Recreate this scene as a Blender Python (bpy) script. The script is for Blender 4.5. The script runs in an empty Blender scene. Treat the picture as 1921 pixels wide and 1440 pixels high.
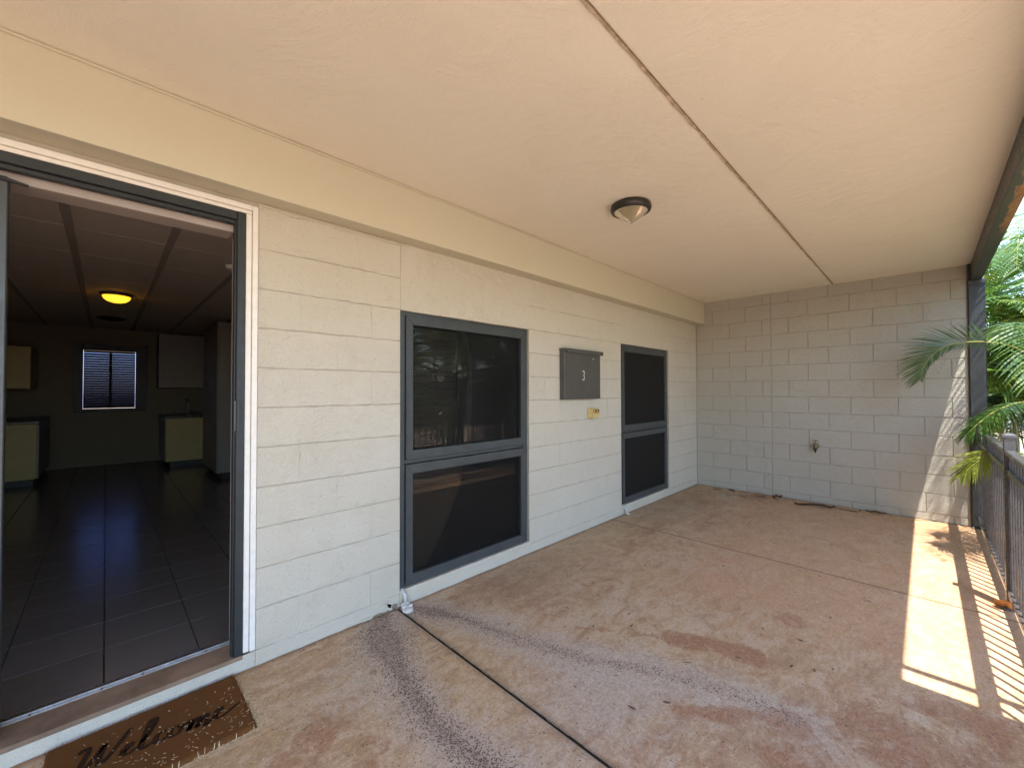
import bpy, math, random
import numpy as np
from mathutils import Vector, Matrix, noise as mn

random.seed(7)
SC = bpy.context.scene
COL = SC.collection
R = math.radians

# ------------------------------------------------------------------ camera
cam_d = bpy.data.cameras.new('camera'); cam = bpy.data.objects.new('camera', cam_d); COL.objects.link(cam)
SC.camera = cam
cam_d.sensor_fit = 'HORIZONTAL'; cam_d.sensor_width = 36; cam_d.lens = 768.5 / 1921 * 36
cam_d.clip_start = 0.02; cam_d.clip_end = 600
_y, _p, _r = R(44.751), R(0.895), R(-0.100)
fw = Vector((math.sin(_y) * math.cos(_p), math.cos(_y) * math.cos(_p), math.sin(_p)))
rt = Vector((math.cos(_y), -math.sin(_y), 0)); up = rt.cross(fw)
rt2 = math.cos(_r) * rt + math.sin(_r) * up; up2 = -math.sin(_r) * rt + math.cos(_r) * up
m = Matrix((rt2, up2, -fw)).transposed().to_4x4(); m.translation = (0, -2.3496, 1.3627)
cam.matrix_world = m

# ------------------------------------------------------------------ world, sun, exposure
SUNV = Vector((-0.218, -0.203, 1.0)).normalized()
w = bpy.data.worlds.new('World'); SC.world = w; w.use_nodes = True
nt = w.node_tree; bg = nt.nodes['Background']
sky = nt.nodes.new('ShaderNodeTexSky'); sky.sky_type = 'NISHITA'; sky.sun_disc = False
sky.sun_elevation = math.asin(SUNV.z); sky.sun_rotation = math.atan2(SUNV.x, SUNV.y)
sky.dust_density = 0.6; sky.air_density = 1.1; sky.ozone_density = 3.5
nt.links.new(sky.outputs[0], bg.inputs[0]); bg.inputs[1].default_value = 0.15
sun_d = bpy.data.lights.new('sun', 'SUN'); sun = bpy.data.objects.new('sun', sun_d); COL.objects.link(sun)
sun_d.energy = 2.2; sun_d.angle = R(0.55); sun_d.color = (1.0, 0.95, 0.86)
sun.rotation_euler = SUNV.to_track_quat('Z', 'Y').to_euler(); sun.location = (-4, -8, 12)
vs = SC.view_settings; vs.view_transform = 'Standard'; vs.look = 'None'; vs.gamma = 1; vs.use_curve_mapping = False
vs.exposure = 2.68
SC.render.engine = 'CYCLES'
cy = SC.cycles
cy.use_denoising = True; cy.max_bounces = 14; cy.diffuse_bounces = 8; cy.glossy_bounces = 4
cy.transmission_bounces = 6; cy.transparent_max_bounces = 24; cy.sample_clamp_indirect = 6
cy.caustics_reflective = False; cy.caustics_refractive = False

# ------------------------------------------------------------------ helpers
class MB:
    def __init__(s): s.v = []; s.f = []; s.mi = []
    def add(s, vs_, fs, mi=0):
        b = len(s.v); s.v += [tuple(q) for q in vs_]
        for f in fs: s.f.append(tuple(b + i for i in f)); s.mi.append(mi)
        return s
    def box(s, x0, x1, y0, y1, z0, z1, mi=0):
        return s.add([(x0,y0,z0),(x1,y0,z0),(x1,y1,z0),(x0,y1,z0),(x0,y0,z1),(x1,y0,z1),(x1,y1,z1),(x0,y1,z1)],
                     [(0,3,2,1),(4,5,6,7),(0,1,5,4),(1,2,6,5),(2,3,7,6),(3,0,4,7)], mi)
    def bbox(s, x0, x1, y0, y1, z0, z1, c=0.002, mi=0):
        """box with all edges chamfered"""
        V = []; idx = {}
        xs, ys, zs = (x0, x1), (y0, y1), (z0, z1)
        for a in (0,1):
            for b in (0,1):
                for d in (0,1):
                    sx, sy, sz = (1,-1)[a], (1,-1)[b], (1,-1)[d]
                    for k in range(3):
                        q = [xs[a]+sx*c, ys[b]+sy*c, zs[d]+sz*c]
                        q[k] = (xs[a], ys[b], zs[d])[k]
                        idx[a,b,d,k] = len(V); V.append(q)
        F = []
        I = lambda a,b,d,k: idx[a,b,d,k]
        F += [(I(0,0,0,0),I(0,0,1,0),I(0,1,1,0),I(0,1,0,0)),(I(1,0,0,0),I(1,1,0,0),I(1,1,1,0),I(1,0,1,0)),
              (I(0,0,0,1),I(1,0,0,1),I(1,0,1,1),I(0,0,1,1)),(I(0,1,0,1),I(0,1,1,1),I(1,1,1,1),I(1,1,0,1)),
              (I(0,0,0,2),I(0,1,0,2),I(1,1,0,2),I(1,0,0,2)),(I(0,0,1,2),I(1,0,1,2),I(1,1,1,2),I(0,1,1,2))]
        for a in (0,1):
            for b in (0,1):
                F.append((I(a,b,0,0),I(a,b,1,0),I(a,b,1,1),I(a,b,0,1)))
        for a in (0,1):
            for d in (0,1):
                F.append((I(a,0,d,0),I(a,1,d,0),I(a,1,d,2),I(a,0,d,2)))
        for b in (0,1):
            for d in (0,1):
                F.append((I(0,b,d,1),I(1,b,d,1),I(1,b,d,2),I(0,b,d,2)))
        for a in (0,1):
            for b in (0,1):
                for d in (0,1):
                    F.append((I(a,b,d,0),I(a,b,d,1),I(a,b,d,2)))
        return s.add(V, F, mi)
    def lathe(s, prof, c=(0,0,0), n=24, axis='Z', mi=0, cap=True):
        V = []; F = []
        for r, h in prof:
            for i in range(n):
                a = 2*math.pi*i/n; u, v_ = r*math.cos(a), r*math.sin(a)
                q = {'Z':(u,v_,h),'Y':(u,h,v_),'X':(h,u,v_)}[axis]
                V.append((c[0]+q[0], c[1]+q[1], c[2]+q[2]))
        for k in range(len(prof)-1):
            for i in range(n):
                j = (i+1) % n
                F.append((k*n+i, k*n+j, (k+1)*n+j, (k+1)*n+i))
        if cap:
            F.append(tuple(range(n))); F.append(tuple((len(prof)-1)*n+i for i in range(n)))
        return s.add(V, F, mi)
    def tube(s, pts, rad, n=8, mi=0):
        pts = [Vector(q) for q in pts]; V = []; F = []
        rads = rad if isinstance(rad, (list, tuple)) else [rad]*len(pts)
        ref = Vector((0.13,0.21,1)).normalized()
        for i, q in enumerate(pts):
            t = (pts[min(i+1,len(pts)-1)] - pts[max(i-1,0)]).normalized()
            a = t.cross(ref)
            if a.length < 1e-3: a = t.cross(Vector((1,0,0)))
            a.normalize(); b = t.cross(a)
            for k in range(n):
                an = 2*math.pi*k/n
                V.append(q + rads[i]*(a*math.cos(an)+b*math.sin(an)))
        for i in range(len(pts)-1):
            for k in range(n):
                j = (k+1) % n
                F.append((i*n+k, i*n+j, (i+1)*n+j, (i+1)*n+k))
        F.append(tuple(range(n))); F.append(tuple((len(pts)-1)*n+k for k in range(n)))
        return s.add(V, F, mi)
    def mesh(s, name, mats, smooth=False):
        me = bpy.data.meshes.new(name); me.from_pydata(s.v, [], s.f)
        for mm in (mats if isinstance(mats, (list, tuple)) else [mats]): me.materials.append(mm)
        if any(s.mi): me.polygons.foreach_set('material_index', s.mi)
        if smooth: me.polygons.foreach_set('use_smooth', [True]*len(me.polygons))
        me.validate(); me.update()
        return me
    def build(s, name, mats, parent=None, smooth=False, auto=None):
        me = s.mesh(name, mats, smooth or auto is not None)
        if auto is not None: me.set_sharp_from_angle(angle=R(auto))
        return obj(name, me, parent)

def obj(name, me, parent=None, loc=None):
    o = bpy.data.objects.new(name, me); COL.objects.link(o)
    if parent is not None: o.parent = parent
    if loc is not None: o.location = loc
    return o
def tag(o, label, cat=None, group=None, kind=None):
    if label: o['label'] = label
    if cat: o['category'] = cat
    if group: o['group'] = group
    if kind: o['kind'] = kind
    return o
def thing(name, label, cat, loc=(0,0,0), group=None):
    o = bpy.data.objects.new(name, None); COL.objects.link(o); o.location = loc
    o.empty_display_size = 0.1
    return tag(o, label, cat, group)
# part(): coordinates are given in the world and stored relative to the thing's place; par makes it a sub-part of a part
def part(mb, name, mat, root, smooth=False, auto=None, par=None):
    L = root.location
    mb.v = [(q[0]-L.x, q[1]-L.y, q[2]-L.z) for q in mb.v]
    return mb.build(name, mat, par or root, smooth, auto)
def structure(o): o['kind'] = 'structure'; return o

# ------------------------------------------------------------------ materials
def new_mat(name):
    mt = bpy.data.materials.new(name); mt.use_nodes = True
    n = mt.node_tree; b = n.nodes['Principled BSDF']
    return mt, n, b
class G:
    """little node-graph helper"""
    def __init__(s, n): s.n = n; s.tc = n.nodes.new('ShaderNodeTexCoord')
    def lk(s, a, b): s.n.links.new(a, b)
    def obj(s): return s.tc.outputs['Object']
    def geo(s):
        if not hasattr(s, 'g'): s.g = s.n.nodes.new('ShaderNodeNewGeometry')
        return s.g.outputs['Position']
    def map(s, sc=(1,1,1), src=None, rot=(0,0,0), loc=(0,0,0)):
        k = s.n.nodes.new('ShaderNodeMapping'); k.inputs['Scale'].default_value = sc
        k.inputs['Rotation'].default_value = rot; k.inputs['Location'].default_value = loc
        s.lk(src or s.geo(), k.inputs['Vector']); return k.outputs[0]
    def noise(s, scale, detail=4, rough=0.55, src=None, dist=0.0):
        k = s.n.nodes.new('ShaderNodeTexNoise'); k.inputs['Scale'].default_value = scale
        k.inputs['Detail'].default_value = detail; k.inputs['Roughness'].default_value = rough
        k.inputs['Distortion'].default_value = dist
        s.lk(src or s.geo(), k.inputs['Vector']); return k.outputs['Fac']
    def voro(s, scale, src=None, feat='F1', rnd=1.0):
        k = s.n.nodes.new('ShaderNodeTexVoronoi'); k.feature = feat; k.inputs['Scale'].default_value = scale
        k.inputs['Randomness'].default_value = rnd
        s.lk(src or s.geo(), k.inputs['Vector']); return k
    def ramp(s, fac, stops):
        k = s.n.nodes.new('ShaderNodeValToRGB'); e = k.color_ramp.elements
        while len(e) < len(stops): e.new(0.5)
        for i, (pz, c) in enumerate(stops):
            e[i].position = pz; e[i].color = (c, c, c, 1) if isinstance(c, (int, float)) else (*c, 1)
        s.lk(fac, k.inputs[0]); return k.outputs[0]
    def mix(s, fac, a, b, mode='MIX'):
        k = s.n.nodes.new('ShaderNodeMix'); k.data_type = 'RGBA'; k.blend_type = mode
        for v_, i in ((fac, 0), (a, 6), (b, 7)):
            if isinstance(v_, (int, float)): k.inputs[i].default_value = v_ if i == 0 else (v_, v_, v_, 1)
            elif isinstance(v_, tuple): k.inputs[i].default_value = (*v_, 1)
            else: s.lk(v_, k.inputs[i])
        return k.outputs[2]
    def math(s, op, a, b=0.0):
        k = s.n.nodes.new('ShaderNodeMath'); k.operation = op
        for v_, i in ((a, 0), (b, 1)):
            if isinstance(v_, (int, float)): k.inputs[i].default_value = v_
            else: s.lk(v_, k.inputs[i])
        return k.outputs[0]
    def attr(s, name):
        k = s.n.nodes.new('ShaderNodeAttribute'); k.attribute_name = name; return k.outputs['Fac']
    def rnd(s):
        k = s.n.nodes.new('ShaderNodeObjectInfo'); return k.outputs['Random']
    def bump(s, h, strength, dist, b, prev=None):
        k = s.n.nodes.new('ShaderNodeBump'); k.inputs['Strength'].default_value = strength
        k.inputs['Distance'].default_value = dist; s.lk(h, k.inputs['Height'])
        if prev is not None: s.lk(prev, k.inputs['Normal'])
        if b is not None: s.lk(k.outputs[0], b.inputs['Normal'])
        return k.outputs[0]

def simple(name, col, rough=0.5, metal=0.0, var=0.12, scale=9, bump=0.0, bscale=120, spec=0.5):
    mt, n, b = new_mat(name); g = G(n)
    f = g.noise(scale, 5, 0.6)
    c0 = tuple(x*(1-var) for x in col); c1 = tuple(min(1, x*(1+var)) for x in col)
    g.lk(g.ramp(f, [(0.3, c0), (0.7, c1)]), b.inputs['Base Color'])
    g.lk(g.ramp(g.noise(scale*2.7, 3), [(0.3, max(0, rough-0.08)), (0.7, min(1, rough+0.08))]), b.inputs['Roughness'])
    b.inputs['Metallic'].default_value = metal; b.inputs['Specular IOR Level'].default_value = spec
    if bump: g.bump(g.noise(bscale, 3), bump, 0.002, b)
    return mt

def paint_wall(name, col, dirt=0.5, bumpk=0.35):
    mt, n, b = new_mat(name); g = G(n)
    base = g.mix(g.rnd(), tuple(x*0.985 for x in col), tuple(min(1, x*1.01) for x in col))
    big = g.noise(1.3, 6, 0.65)
    base = g.mix(g.ramp(big, [(0.35, 0.0), (0.75, 0.5*dirt)]), base, tuple(x*y for x, y in zip(col, (0.86, 0.83, 0.76))))
    mid = g.noise(5.5, 6, 0.7, dist=0.7)
    base = g.mix(g.ramp(mid, [(0.56, 0.0), (0.80, 0.5*dirt)]), base, tuple(x*y for x, y in zip(col, (0.80, 0.74, 0.66))))
    spots = g.noise(48, 4, 0.65)
    base = g.mix(g.ramp(spots, [(0.63, 0.0), (0.74, 0.6*dirt)]), base, (0.28, 0.22, 0.16))
    for sc, rot, th in (((1, 1, 5), (0.3, 0.2, 0.5), 0.0), ((1.5, 1.5, 9), (0.9, 0.5, 0.2), 0.02), ((7, 7, 1.2), (0.1, 0.4, 0.9), 0.03)):
        scr = g.noise(6.5, 4, 0.65, src=g.map(sc, rot=rot), dist=1.4)
        base = g.mix(g.ramp(scr, [(0.645+th, 0.0), (0.66+th, 0.55*dirt), (0.675+th, 0.0)]), base, (0.34, 0.28, 0.21))
    g.lk(base, b.inputs['Base Color']); b.inputs['Roughness'].default_value = 0.62
    b.inputs['Specular IOR Level'].default_value = 0.3
    h1 = g.noise(7, 6, 0.62, dist=1.0)
    p1 = g.bump(h1, min(1, bumpk*1.6), 0.012, None)
    h3 = g.noise(22, 4, 0.6, src=g.map((1, 1, 3), rot=(0.4, 0.2, 0.3)), dist=2.0)
    p2 = g.bump(h3, bumpk, 0.005, None, p1)
    h2 = g.noise(120, 4, 0.65)
    g.bump(h2, min(1, bumpk*1.5), 0.006, b, p2)
    return mt

M = {}
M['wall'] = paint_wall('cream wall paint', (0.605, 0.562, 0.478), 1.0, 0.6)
M['endwall'] = paint_wall('darker cream wall paint', (0.44, 0.415, 0.358), 0.7, 0.6)  # same cream paint in a darker, greyer tone for the end wall
M['mortar'] = simple('painted mortar', (0.365, 0.33, 0.275), 0.8, bump=0.5, bscale=70)
M['wall_mortar'] = simple('painted smooth mortar', (0.40, 0.355, 0.285), 0.8, bump=0.5, bscale=70)
M['dark_joint'] = simple('dirty joint', (0.22, 0.17, 0.12), 0.9, var=0.35, scale=40, bump=0.6, bscale=90)
M['ceil_joint'] = simple('crumbling joint filler', (0.40, 0.31, 0.22), 0.9, var=0.35, scale=40, bump=0.6, bscale=90)
M['bulkhead'] = paint_wall('smooth cream gloss paint', (0.575, 0.535, 0.41), 0.15, 0.08)
M['white'] = simple('white gloss paint', (0.80, 0.76, 0.70), 0.4, var=0.06, scale=25, bump=0.25, bscale=60)
M['charcoal'] = simple('charcoal powder coat', (0.032, 0.036, 0.039), 0.42, var=0.15, scale=14, bump=0.12, bscale=200)
M['fence'] = simple('weathered grey brown powder coat', (0.070, 0.065, 0.066), 0.27, var=0.18, scale=14, bump=0.12, bscale=200)
M['frame'] = simple('blue grey powder coat', (0.052, 0.059, 0.062), 0.40, var=0.14, scale=10, bump=0.10, bscale=160)
M['frame_dark'] = simple('dark frame channel', (0.020, 0.023, 0.025), 0.5, var=0.2)
M['black'] = simple('black rubber', (0.012, 0.012, 0.012), 0.6, var=0.2)
M['alu'] = simple('worn aluminium', (0.45, 0.46, 0.48), 0.38, metal=0.9, var=0.2, scale=30)
M['pvc'] = simple('weathered grey plastic', (0.58, 0.57, 0.55), 0.55, var=0.2, scale=50, bump=0.2)
M['cream_plastic'] = simple('sun yellowed plastic', (0.62, 0.47, 0.21), 0.45, var=0.12, scale=60)
M['amber_plastic'] = simple('clear amber cover', (0.50, 0.30, 0.08), 0.25, var=0.2, scale=60)
M['letterbox'] = simple('dark grey letterbox paint', (0.078, 0.074, 0.066), 0.48, var=0.10, scale=6, bump=0.08, bscale=220)
M['silver'] = simple('silver numeral', (0.62, 0.62, 0.60), 0.35, metal=0.4, var=0.05)
M['brass'] = simple('tarnished brass', (0.20, 0.17, 0.10), 0.42, metal=0.75, var=0.3, scale=60)
M['lampring'] = simple('dark bronze plastic', (0.022, 0.018, 0.015), 0.42, var=0.2)
M['sill'] = simple('worn timber sill', (0.22, 0.14, 0.09), 0.7, var=0.35, scale=7, bump=0.4, bscale=50)
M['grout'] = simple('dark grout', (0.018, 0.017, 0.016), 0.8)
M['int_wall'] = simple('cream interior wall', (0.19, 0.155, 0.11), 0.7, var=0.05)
M['int_ceiling'] = simple('interior ceiling', (0.66, 0.57, 0.50), 0.75, var=0.05)
M['int_batten'] = simple('ceiling batten', (0.40, 0.34, 0.31), 0.7, var=0.05)
M['cab'] = simple('cream cabinet laminate', (0.42, 0.33, 0.12), 0.45, var=0.05)
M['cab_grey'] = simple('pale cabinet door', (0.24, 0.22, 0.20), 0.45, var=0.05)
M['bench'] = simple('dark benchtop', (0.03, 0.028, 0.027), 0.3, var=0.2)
M['blind'] = simple('venetian slat', (0.60, 0.45, 0.30), 0.5, var=0.08)
M['blind_dark'] = simple('dark venetian slat', (0.03, 0.028, 0.032), 0.5, var=0.08)
M['dry_leaf'] = simple('dry brown leaf', (0.13, 0.078, 0.045), 0.8, var=0.4, scale=60)
M['tan_leaf'] = simple('dry tan leaf', (0.36, 0.24, 0.12), 0.8, var=0.3, scale=60)
M['orange_leaf'] = simple('dry orange leaf', (0.40, 0.20, 0.07), 0.7, var=0.25, scale=60)
M['shaving'] = simple('pale dry grass bits', (0.74, 0.60, 0.38), 0.8, var=0.2, scale=90)
mt, n, b = new_mat('worn black stencil ink'); g = G(n)
g.lk(g.ramp(g.noise(160, 4, 0.75), [(0.44, (0.010, 0.008, 0.007)), (0.66, (0.10, 0.045, 0.016))]), b.inputs['Base Color']); b.inputs['Roughness'].default_value = 0.95
b.inputs['Specular IOR Level'].default_value = 0.1
M['ink'] = mt
M['stem'] = simple('palm cane', (0.22, 0.22, 0.09), 0.6, var=0.35, scale=6, bump=0.3, bscale=20)
M['rachis'] = simple('yellow green frond stalk', (0.26, 0.26, 0.06), 0.5, var=0.25, scale=8)
M['roof'] = simple('roof sheet', (0.45, 0.43, 0.40), 0.5, var=0.1)
M['bfence'] = simple('grey green steel fence', (0.20, 0.22, 0.21), 0.5, var=0.1, scale=2)

# ceiling paint: rough, uneven
mt, n, b = new_mat('ceiling paint'); g = G(n)
f = g.noise(1.6, 6, 0.6, dist=0.6)
c = g.ramp(f, [(0.3, (0.82, 0.755, 0.64)), (0.7, (0.86, 0.795, 0.68))])
sp = g.noise(60, 2, 0.5)
c = g.mix(g.ramp(sp, [(0.74, 0.0), (0.80, 0.35)]), c, (0.35, 0.27, 0.2))
g.lk(c, b.inputs['Base Color']); b.inputs['Roughness'].default_value = 0.55; b.inputs['Specular IOR Level'].default_value = 0.35
p1 = g.bump(g.noise(2.2, 6, 0.65, dist=1.5), 0.35, 0.02, None)
flk = g.ramp(g.noise(9, 5, 0.7, dist=2.0), [(0.52, 0.0), (0.56, 1.0)])
p2 = g.bump(flk, 0.16, 0.003, None, p1)
g.bump(g.noise(140, 3), 0.25, 0.0015, b, p2)
M['ceiling'] = mt

# beam paint with an orange brown patch on its outer half
mt, n, b = new_mat('patchy beam paint'); g = G(n)
c = g.ramp(g.noise(6, 5), [(0.3, (0.050, 0.055, 0.052)), (0.7, (0.075, 0.080, 0.072))])
k = n.nodes.new('ShaderNodeSeparateXYZ'); g.lk(g.geo(), k.inputs[0])
edge = g.noise(14, 5, 0.7, src=g.map((1, 3, 1)))
yy = g.math('MULTIPLY_ADD', k.outputs['Y'], -9.0)           # -9*y
n.nodes[-1].inputs[2].default_value = -9 * 2.715
xx = g.ramp(g.math('MULTIPLY', g.math('SUBTRACT', k.outputs['X'], 2.6), 0.5), [(0.0, 1.0), (0.80, 1.0), (0.93, 0.0)])
s_ = g.math('ADD', yy, g.math('MULTIPLY', g.math('SUBTRACT', edge, 0.5), 1.2))
s_ = g.math('MULTIPLY', g.ramp(s_, [(0.0, 0.0), (0.06, 1.0)]), xx)
c = g.mix(s_, c, g.ramp(g.noise(30, 4), [(0.3, (0.24, 0.11, 0.045)), (0.7, (0.36, 0.19, 0.09))]))
g.lk(c, b.inputs['Base Color']); b.inputs['Roughness'].default_value = 0.5
M['beam'] = mt

# concrete floor
mt, n, b = new_mat('stained concrete'); g = G(n)
geo = g.geo()
st = g.map((0.9, 2.0, 1), rot=(0, 0, R(38)))
big = g.noise(1.0, 8, 0.66, src=st, dist=1.2)
c = g.ramp(big, [(0.30, (0.325, 0.171, 0.102)), (0.43, (0.448, 0.273, 0.164)), (0.52, (0.507, 0.337, 0.205)), (0.62, (0.552, 0.413, 0.291)), (0.74, (0.585, 0.470, 0.372))])
yel = g.noise(0.7, 6, 0.65, src=g.map((1, 1, 1), loc=(9, 4, 0)))
c = g.mix(g.ramp(yel, [(0.42, 0.0), (0.62, 0.7)]), c, (0.533, 0.362, 0.186))
swirl = g.noise(3.2, 8, 0.74, src=g.map((1, 1.8, 1), rot=(0, 0, R(30))), dist=2.2)
c = g.mix(g.ramp(swirl, [(0.515, 0.0), (0.55, 0.35), (0.65, 0.5)]), c, (0.650, 0.502, 0.372))
c = g.mix(g.ramp(swirl, [(0.34, 0.6), (0.42, 0.35), (0.455, 0.0)]), c, (0.305, 0.152, 0.087))
wn = g.noise(1.8, 6, 0.7, dist=1.0)
wf = g.math('ADD', g.attr('warm'), g.math('MULTIPLY', g.math('SUBTRACT', wn, 0.5), 1.4))
c = g.mix(g.ramp(wf, [(0.2, 0.0), (0.9, 0.62)]), c, (0.555, 0.315, 0.175))
c = g.mix(g.math('MULTIPLY', g.attr('olive'), 0.5), c, (0.40, 0.29, 0.17))
en = g.noise(11, 7, 0.74, dist=1.4)
pale = g.math('ADD', g.attr('pale'), g.math('MULTIPLY', g.math('SUBTRACT', en, 0.5), 1.7))
c = g.mix(g.ramp(pale, [(0.25, 0.0), (0.80, 0.85)]), c, g.ramp(g.noise(28, 6, 0.75), [(0.3, (0.47, 0.365, 0.275)), (0.7, (0.63, 0.525, 0.42))]))
flow = g.noise(4.5, 6, 0.62, src=g.map((1, 1, 1), loc=(3, 8, 0)), dist=4.0)
fl = g.math('MULTIPLY', g.ramp(flow, [(0.44, 0.0), (0.465, 1.0), (0.49, 0.0), (0.53, 0.0), (0.55, 1.0), (0.575, 0.0)]), g.ramp(g.attr('pale'), [(0.15, 0.0), (0.6, 0.6)]))
c = g.mix(fl, c, (0.33, 0.26, 0.23))
rust = g.math('ADD', g.attr('rust'), g.math('MULTIPLY', g.math('SUBTRACT', g.noise(6, 8, 0.74, dist=0.8), 0.5), 1.25))
c = g.mix(g.ramp(rust, [(0.38, 0.0), (0.45, 0.55), (0.66, 0.82)]), c, g.ramp(g.noise(30, 4), [(0.3, (0.325, 0.146, 0.074)), (0.7, (0.416, 0.210, 0.112))]))
fine = g.noise(60, 6, 0.8)
c = g.mix(0.75, c, g.ramp(fine, [(0.30, 0.30), (0.72, 0.68)]), 'OVERLAY')
grain = g.noise(190, 4, 0.8)
c = g.mix(0.42, c, g.ramp(grain, [(0.34, 0.18), (0.68, 0.82)]), 'OVERLAY')
mot = g.noise(24, 8, 0.78, dist=0.6)
c = g.mix(g.ramp(mot, [(0.565, 0.0), (0.60, 0.30), (0.70, 0.45)]), c, (0.60, 0.50, 0.41))
c = g.mix(g.ramp(mot, [(0.30, 0.5), (0.40, 0.28), (0.43, 0.0)]), c, (0.27, 0.155, 0.10))
lng = g.noise(16, 6, 0.75, src=g.map((1, 4, 1), rot=(0, 0, R(48))))
c = g.mix(g.ramp(lng, [(0.58, 0.0), (0.68, 0.5)]), c, (0.26, 0.16, 0.10))
c = g.mix(g.ramp(lng, [(0.32, 0.45), (0.42, 0.0)]), c, (0.60, 0.50, 0.40))
# worn-away cement: exposed dark stone
vv = g.voro(165, src=g.map((1, 1, 0.02)))
er = g.math('ADD', g.attr('erode'), g.math('MULTIPLY', g.math('SUBTRACT', g.noise(13, 6, 0.75), 0.5), 0.75))
cellr = n.nodes.new('ShaderNodeSeparateColor'); g.lk(vv.outputs['Color'], cellr.inputs[0])
dens = g.math('MINIMUM', g.math('MULTIPLY', er, 0.72), 0.68)
stone = g.math('MULTIPLY', g.math('LESS_THAN', cellr.outputs[0], dens), g.math('LESS_THAN', vv.outputs['Distance'], 0.0045*165*0.75))
c = g.mix(g.ramp(er, [(0.10, 0.0), (0.7, 0.7)]), c, g.ramp(g.noise(90, 4, 0.7), [(0.3, (0.34, 0.24, 0.175)), (0.7, (0.58, 0.465, 0.37))]))
c = g.mix(g.math('MULTIPLY', stone, 0.9), c, g.ramp(cellr.outputs[1], [(0.0, (0.050, 0.036, 0.028)), (1.0, (0.15, 0.105, 0.078))]))
damp = g.ramp(g.attr('erode'), [(0.75, 0.0), (1.3, 0.25)])
c = g.mix(damp, c, (0.10, 0.065, 0.05))
# dirt packed along the saw cut and the expansion joint
sx = n.nodes.new('ShaderNodeSeparateXYZ'); g.lk(geo, sx.inputs[0])
for jx, jw, ja in ((3.81, 0.016, 0.75), (1.31, 0.05, 0.35)):
    dj = g.math('DIVIDE', g.math('ABSOLUTE', g.math('SUBTRACT', sx.outputs['X'], jx)), jw)
    dj = g.math('ADD', dj, g.math('MULTIPLY', g.math('SUBTRACT', g.noise(20, 5, 0.7), 0.5), 0.9))
    c = g.mix(g.ramp(dj, [(0.35, ja), (1.0, 0.0)]), c, (0.20, 0.125, 0.08))
# grime line where the floor meets the walls
for ax, at_, wd_ in (('Y', 0.0, 0.035), ('X', 6.12, 0.03)):
    dj = g.math('DIVIDE', g.math('ABSOLUTE', g.math('SUBTRACT', sx.outputs[ax], at_)), wd_)
    dj = g.math('ADD', dj, g.math('MULTIPLY', g.math('SUBTRACT', g.noise(9, 6, 0.75), 0.5), 1.6))
    c = g.mix(g.ramp(dj, [(0.2, 0.6), (1.0, 0.0)]), c, (0.19, 0.115, 0.07))
# small dark dirt specks
spk = g.noise(75, 2, 0.5)
c = g.mix(g.ramp(spk, [(0.745, 0.0), (0.77, 0.65)]), c, (0.07, 0.045, 0.03))
g.lk(c, b.inputs['Base Color'])
g.lk(g.ramp(g.noise(6, 4), [(0.3, 0.5), (0.7, 0.78)]), b.inputs['Roughness']); b.inputs['Specular IOR Level'].default_value = 0.32
p1 = g.bump(en, 0.4, 0.006, None)
h2 = g.mix(g.ramp(er, [(0.2, 0.0), (0.6, 1.0)]), fine, vv.outputs['Distance'])
g.bump(h2, 0.6, 0.003, b, p1)
M['concrete'] = mt

# glossy dark floor tile
mt, n, b = new_mat('dark floor tile'); g = G(n)
c = g.mix(g.rnd(), (0.130, 0.112, 0.100), (0.150, 0.130, 0.115))
c = g.mix(g.ramp(g.noise(14, 5, 0.65), [(0.4, 0.0), (0.8, 0.4)]), c, (0.18, 0.15, 0.135))
g.lk(c, b.inputs['Base Color']); b.inputs['Roughness'].default_value = 0.21
g.bump(g.noise(18, 4), 0.10, 0.004, b)
M['tile'] = mt

# coir mat
mt, n, b = new_mat('coir'); g = G(n)
f1 = g.noise(420, 3, 0.7); f2 = g.noise(9, 5, 0.6)
c = g.ramp(f1, [(0.3, (0.12, 0.045, 0.013)), (0.7, (0.26, 0.115, 0.034))])
c = g.mix(g.ramp(f2, [(0.35, 0.0), (0.7, 0.55)]), c, (0.17, 0.075, 0.03))
g.lk(c, b.inputs['Base Color']); b.inputs['Roughness'].default_value = 0.95; b.inputs['Specular IOR Level'].default_value = 0.1
g.bump(f1, 0.9, 0.006, b)
M['coir'] = mt

# insect screen: fine dark weave one can half see through
mt, n, b = new_mat('dark screen mesh'); g = G(n)
b.inputs['Base Color'].default_value = (0.0022, 0.0020, 0.0018, 1); b.inputs['Roughness'].default_value = 0.7
tr = n.nodes.new('ShaderNodeBsdfTransparent'); mx = n.nodes.new('ShaderNodeMixShader')
g.lk(g.ramp(g.noise(900, 1), [(0.3, 0.26), (0.7, 0.38)]), mx.inputs[0])
g.lk(tr.outputs[0], mx.inputs[1]); g.lk(b.outputs[0], mx.inputs[2]); g.lk(mx.outputs[0], n.nodes['Material Output'].inputs[0])
M['screen'] = mt
mt2, n, b = new_mat('dense black screen'); g = G(n)
b.inputs['Base Color'].default_value = (0.0018, 0.0018, 0.0019, 1); b.inputs['Roughness'].default_value = 0.75
tr = n.nodes.new('ShaderNodeBsdfTransparent'); mx = n.nodes.new('ShaderNodeMixShader')
g.lk(g.ramp(g.noise(900, 1), [(0.3, 0.80), (0.7, 0.90)]), mx.inputs[0])
g.lk(tr.outputs[0], mx.inputs[1]); g.lk(b.outputs[0], mx.inputs[2]); g.lk(mx.outputs[0], n.nodes['Material Output'].inputs[0])
M['screen2'] = mt2
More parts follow.
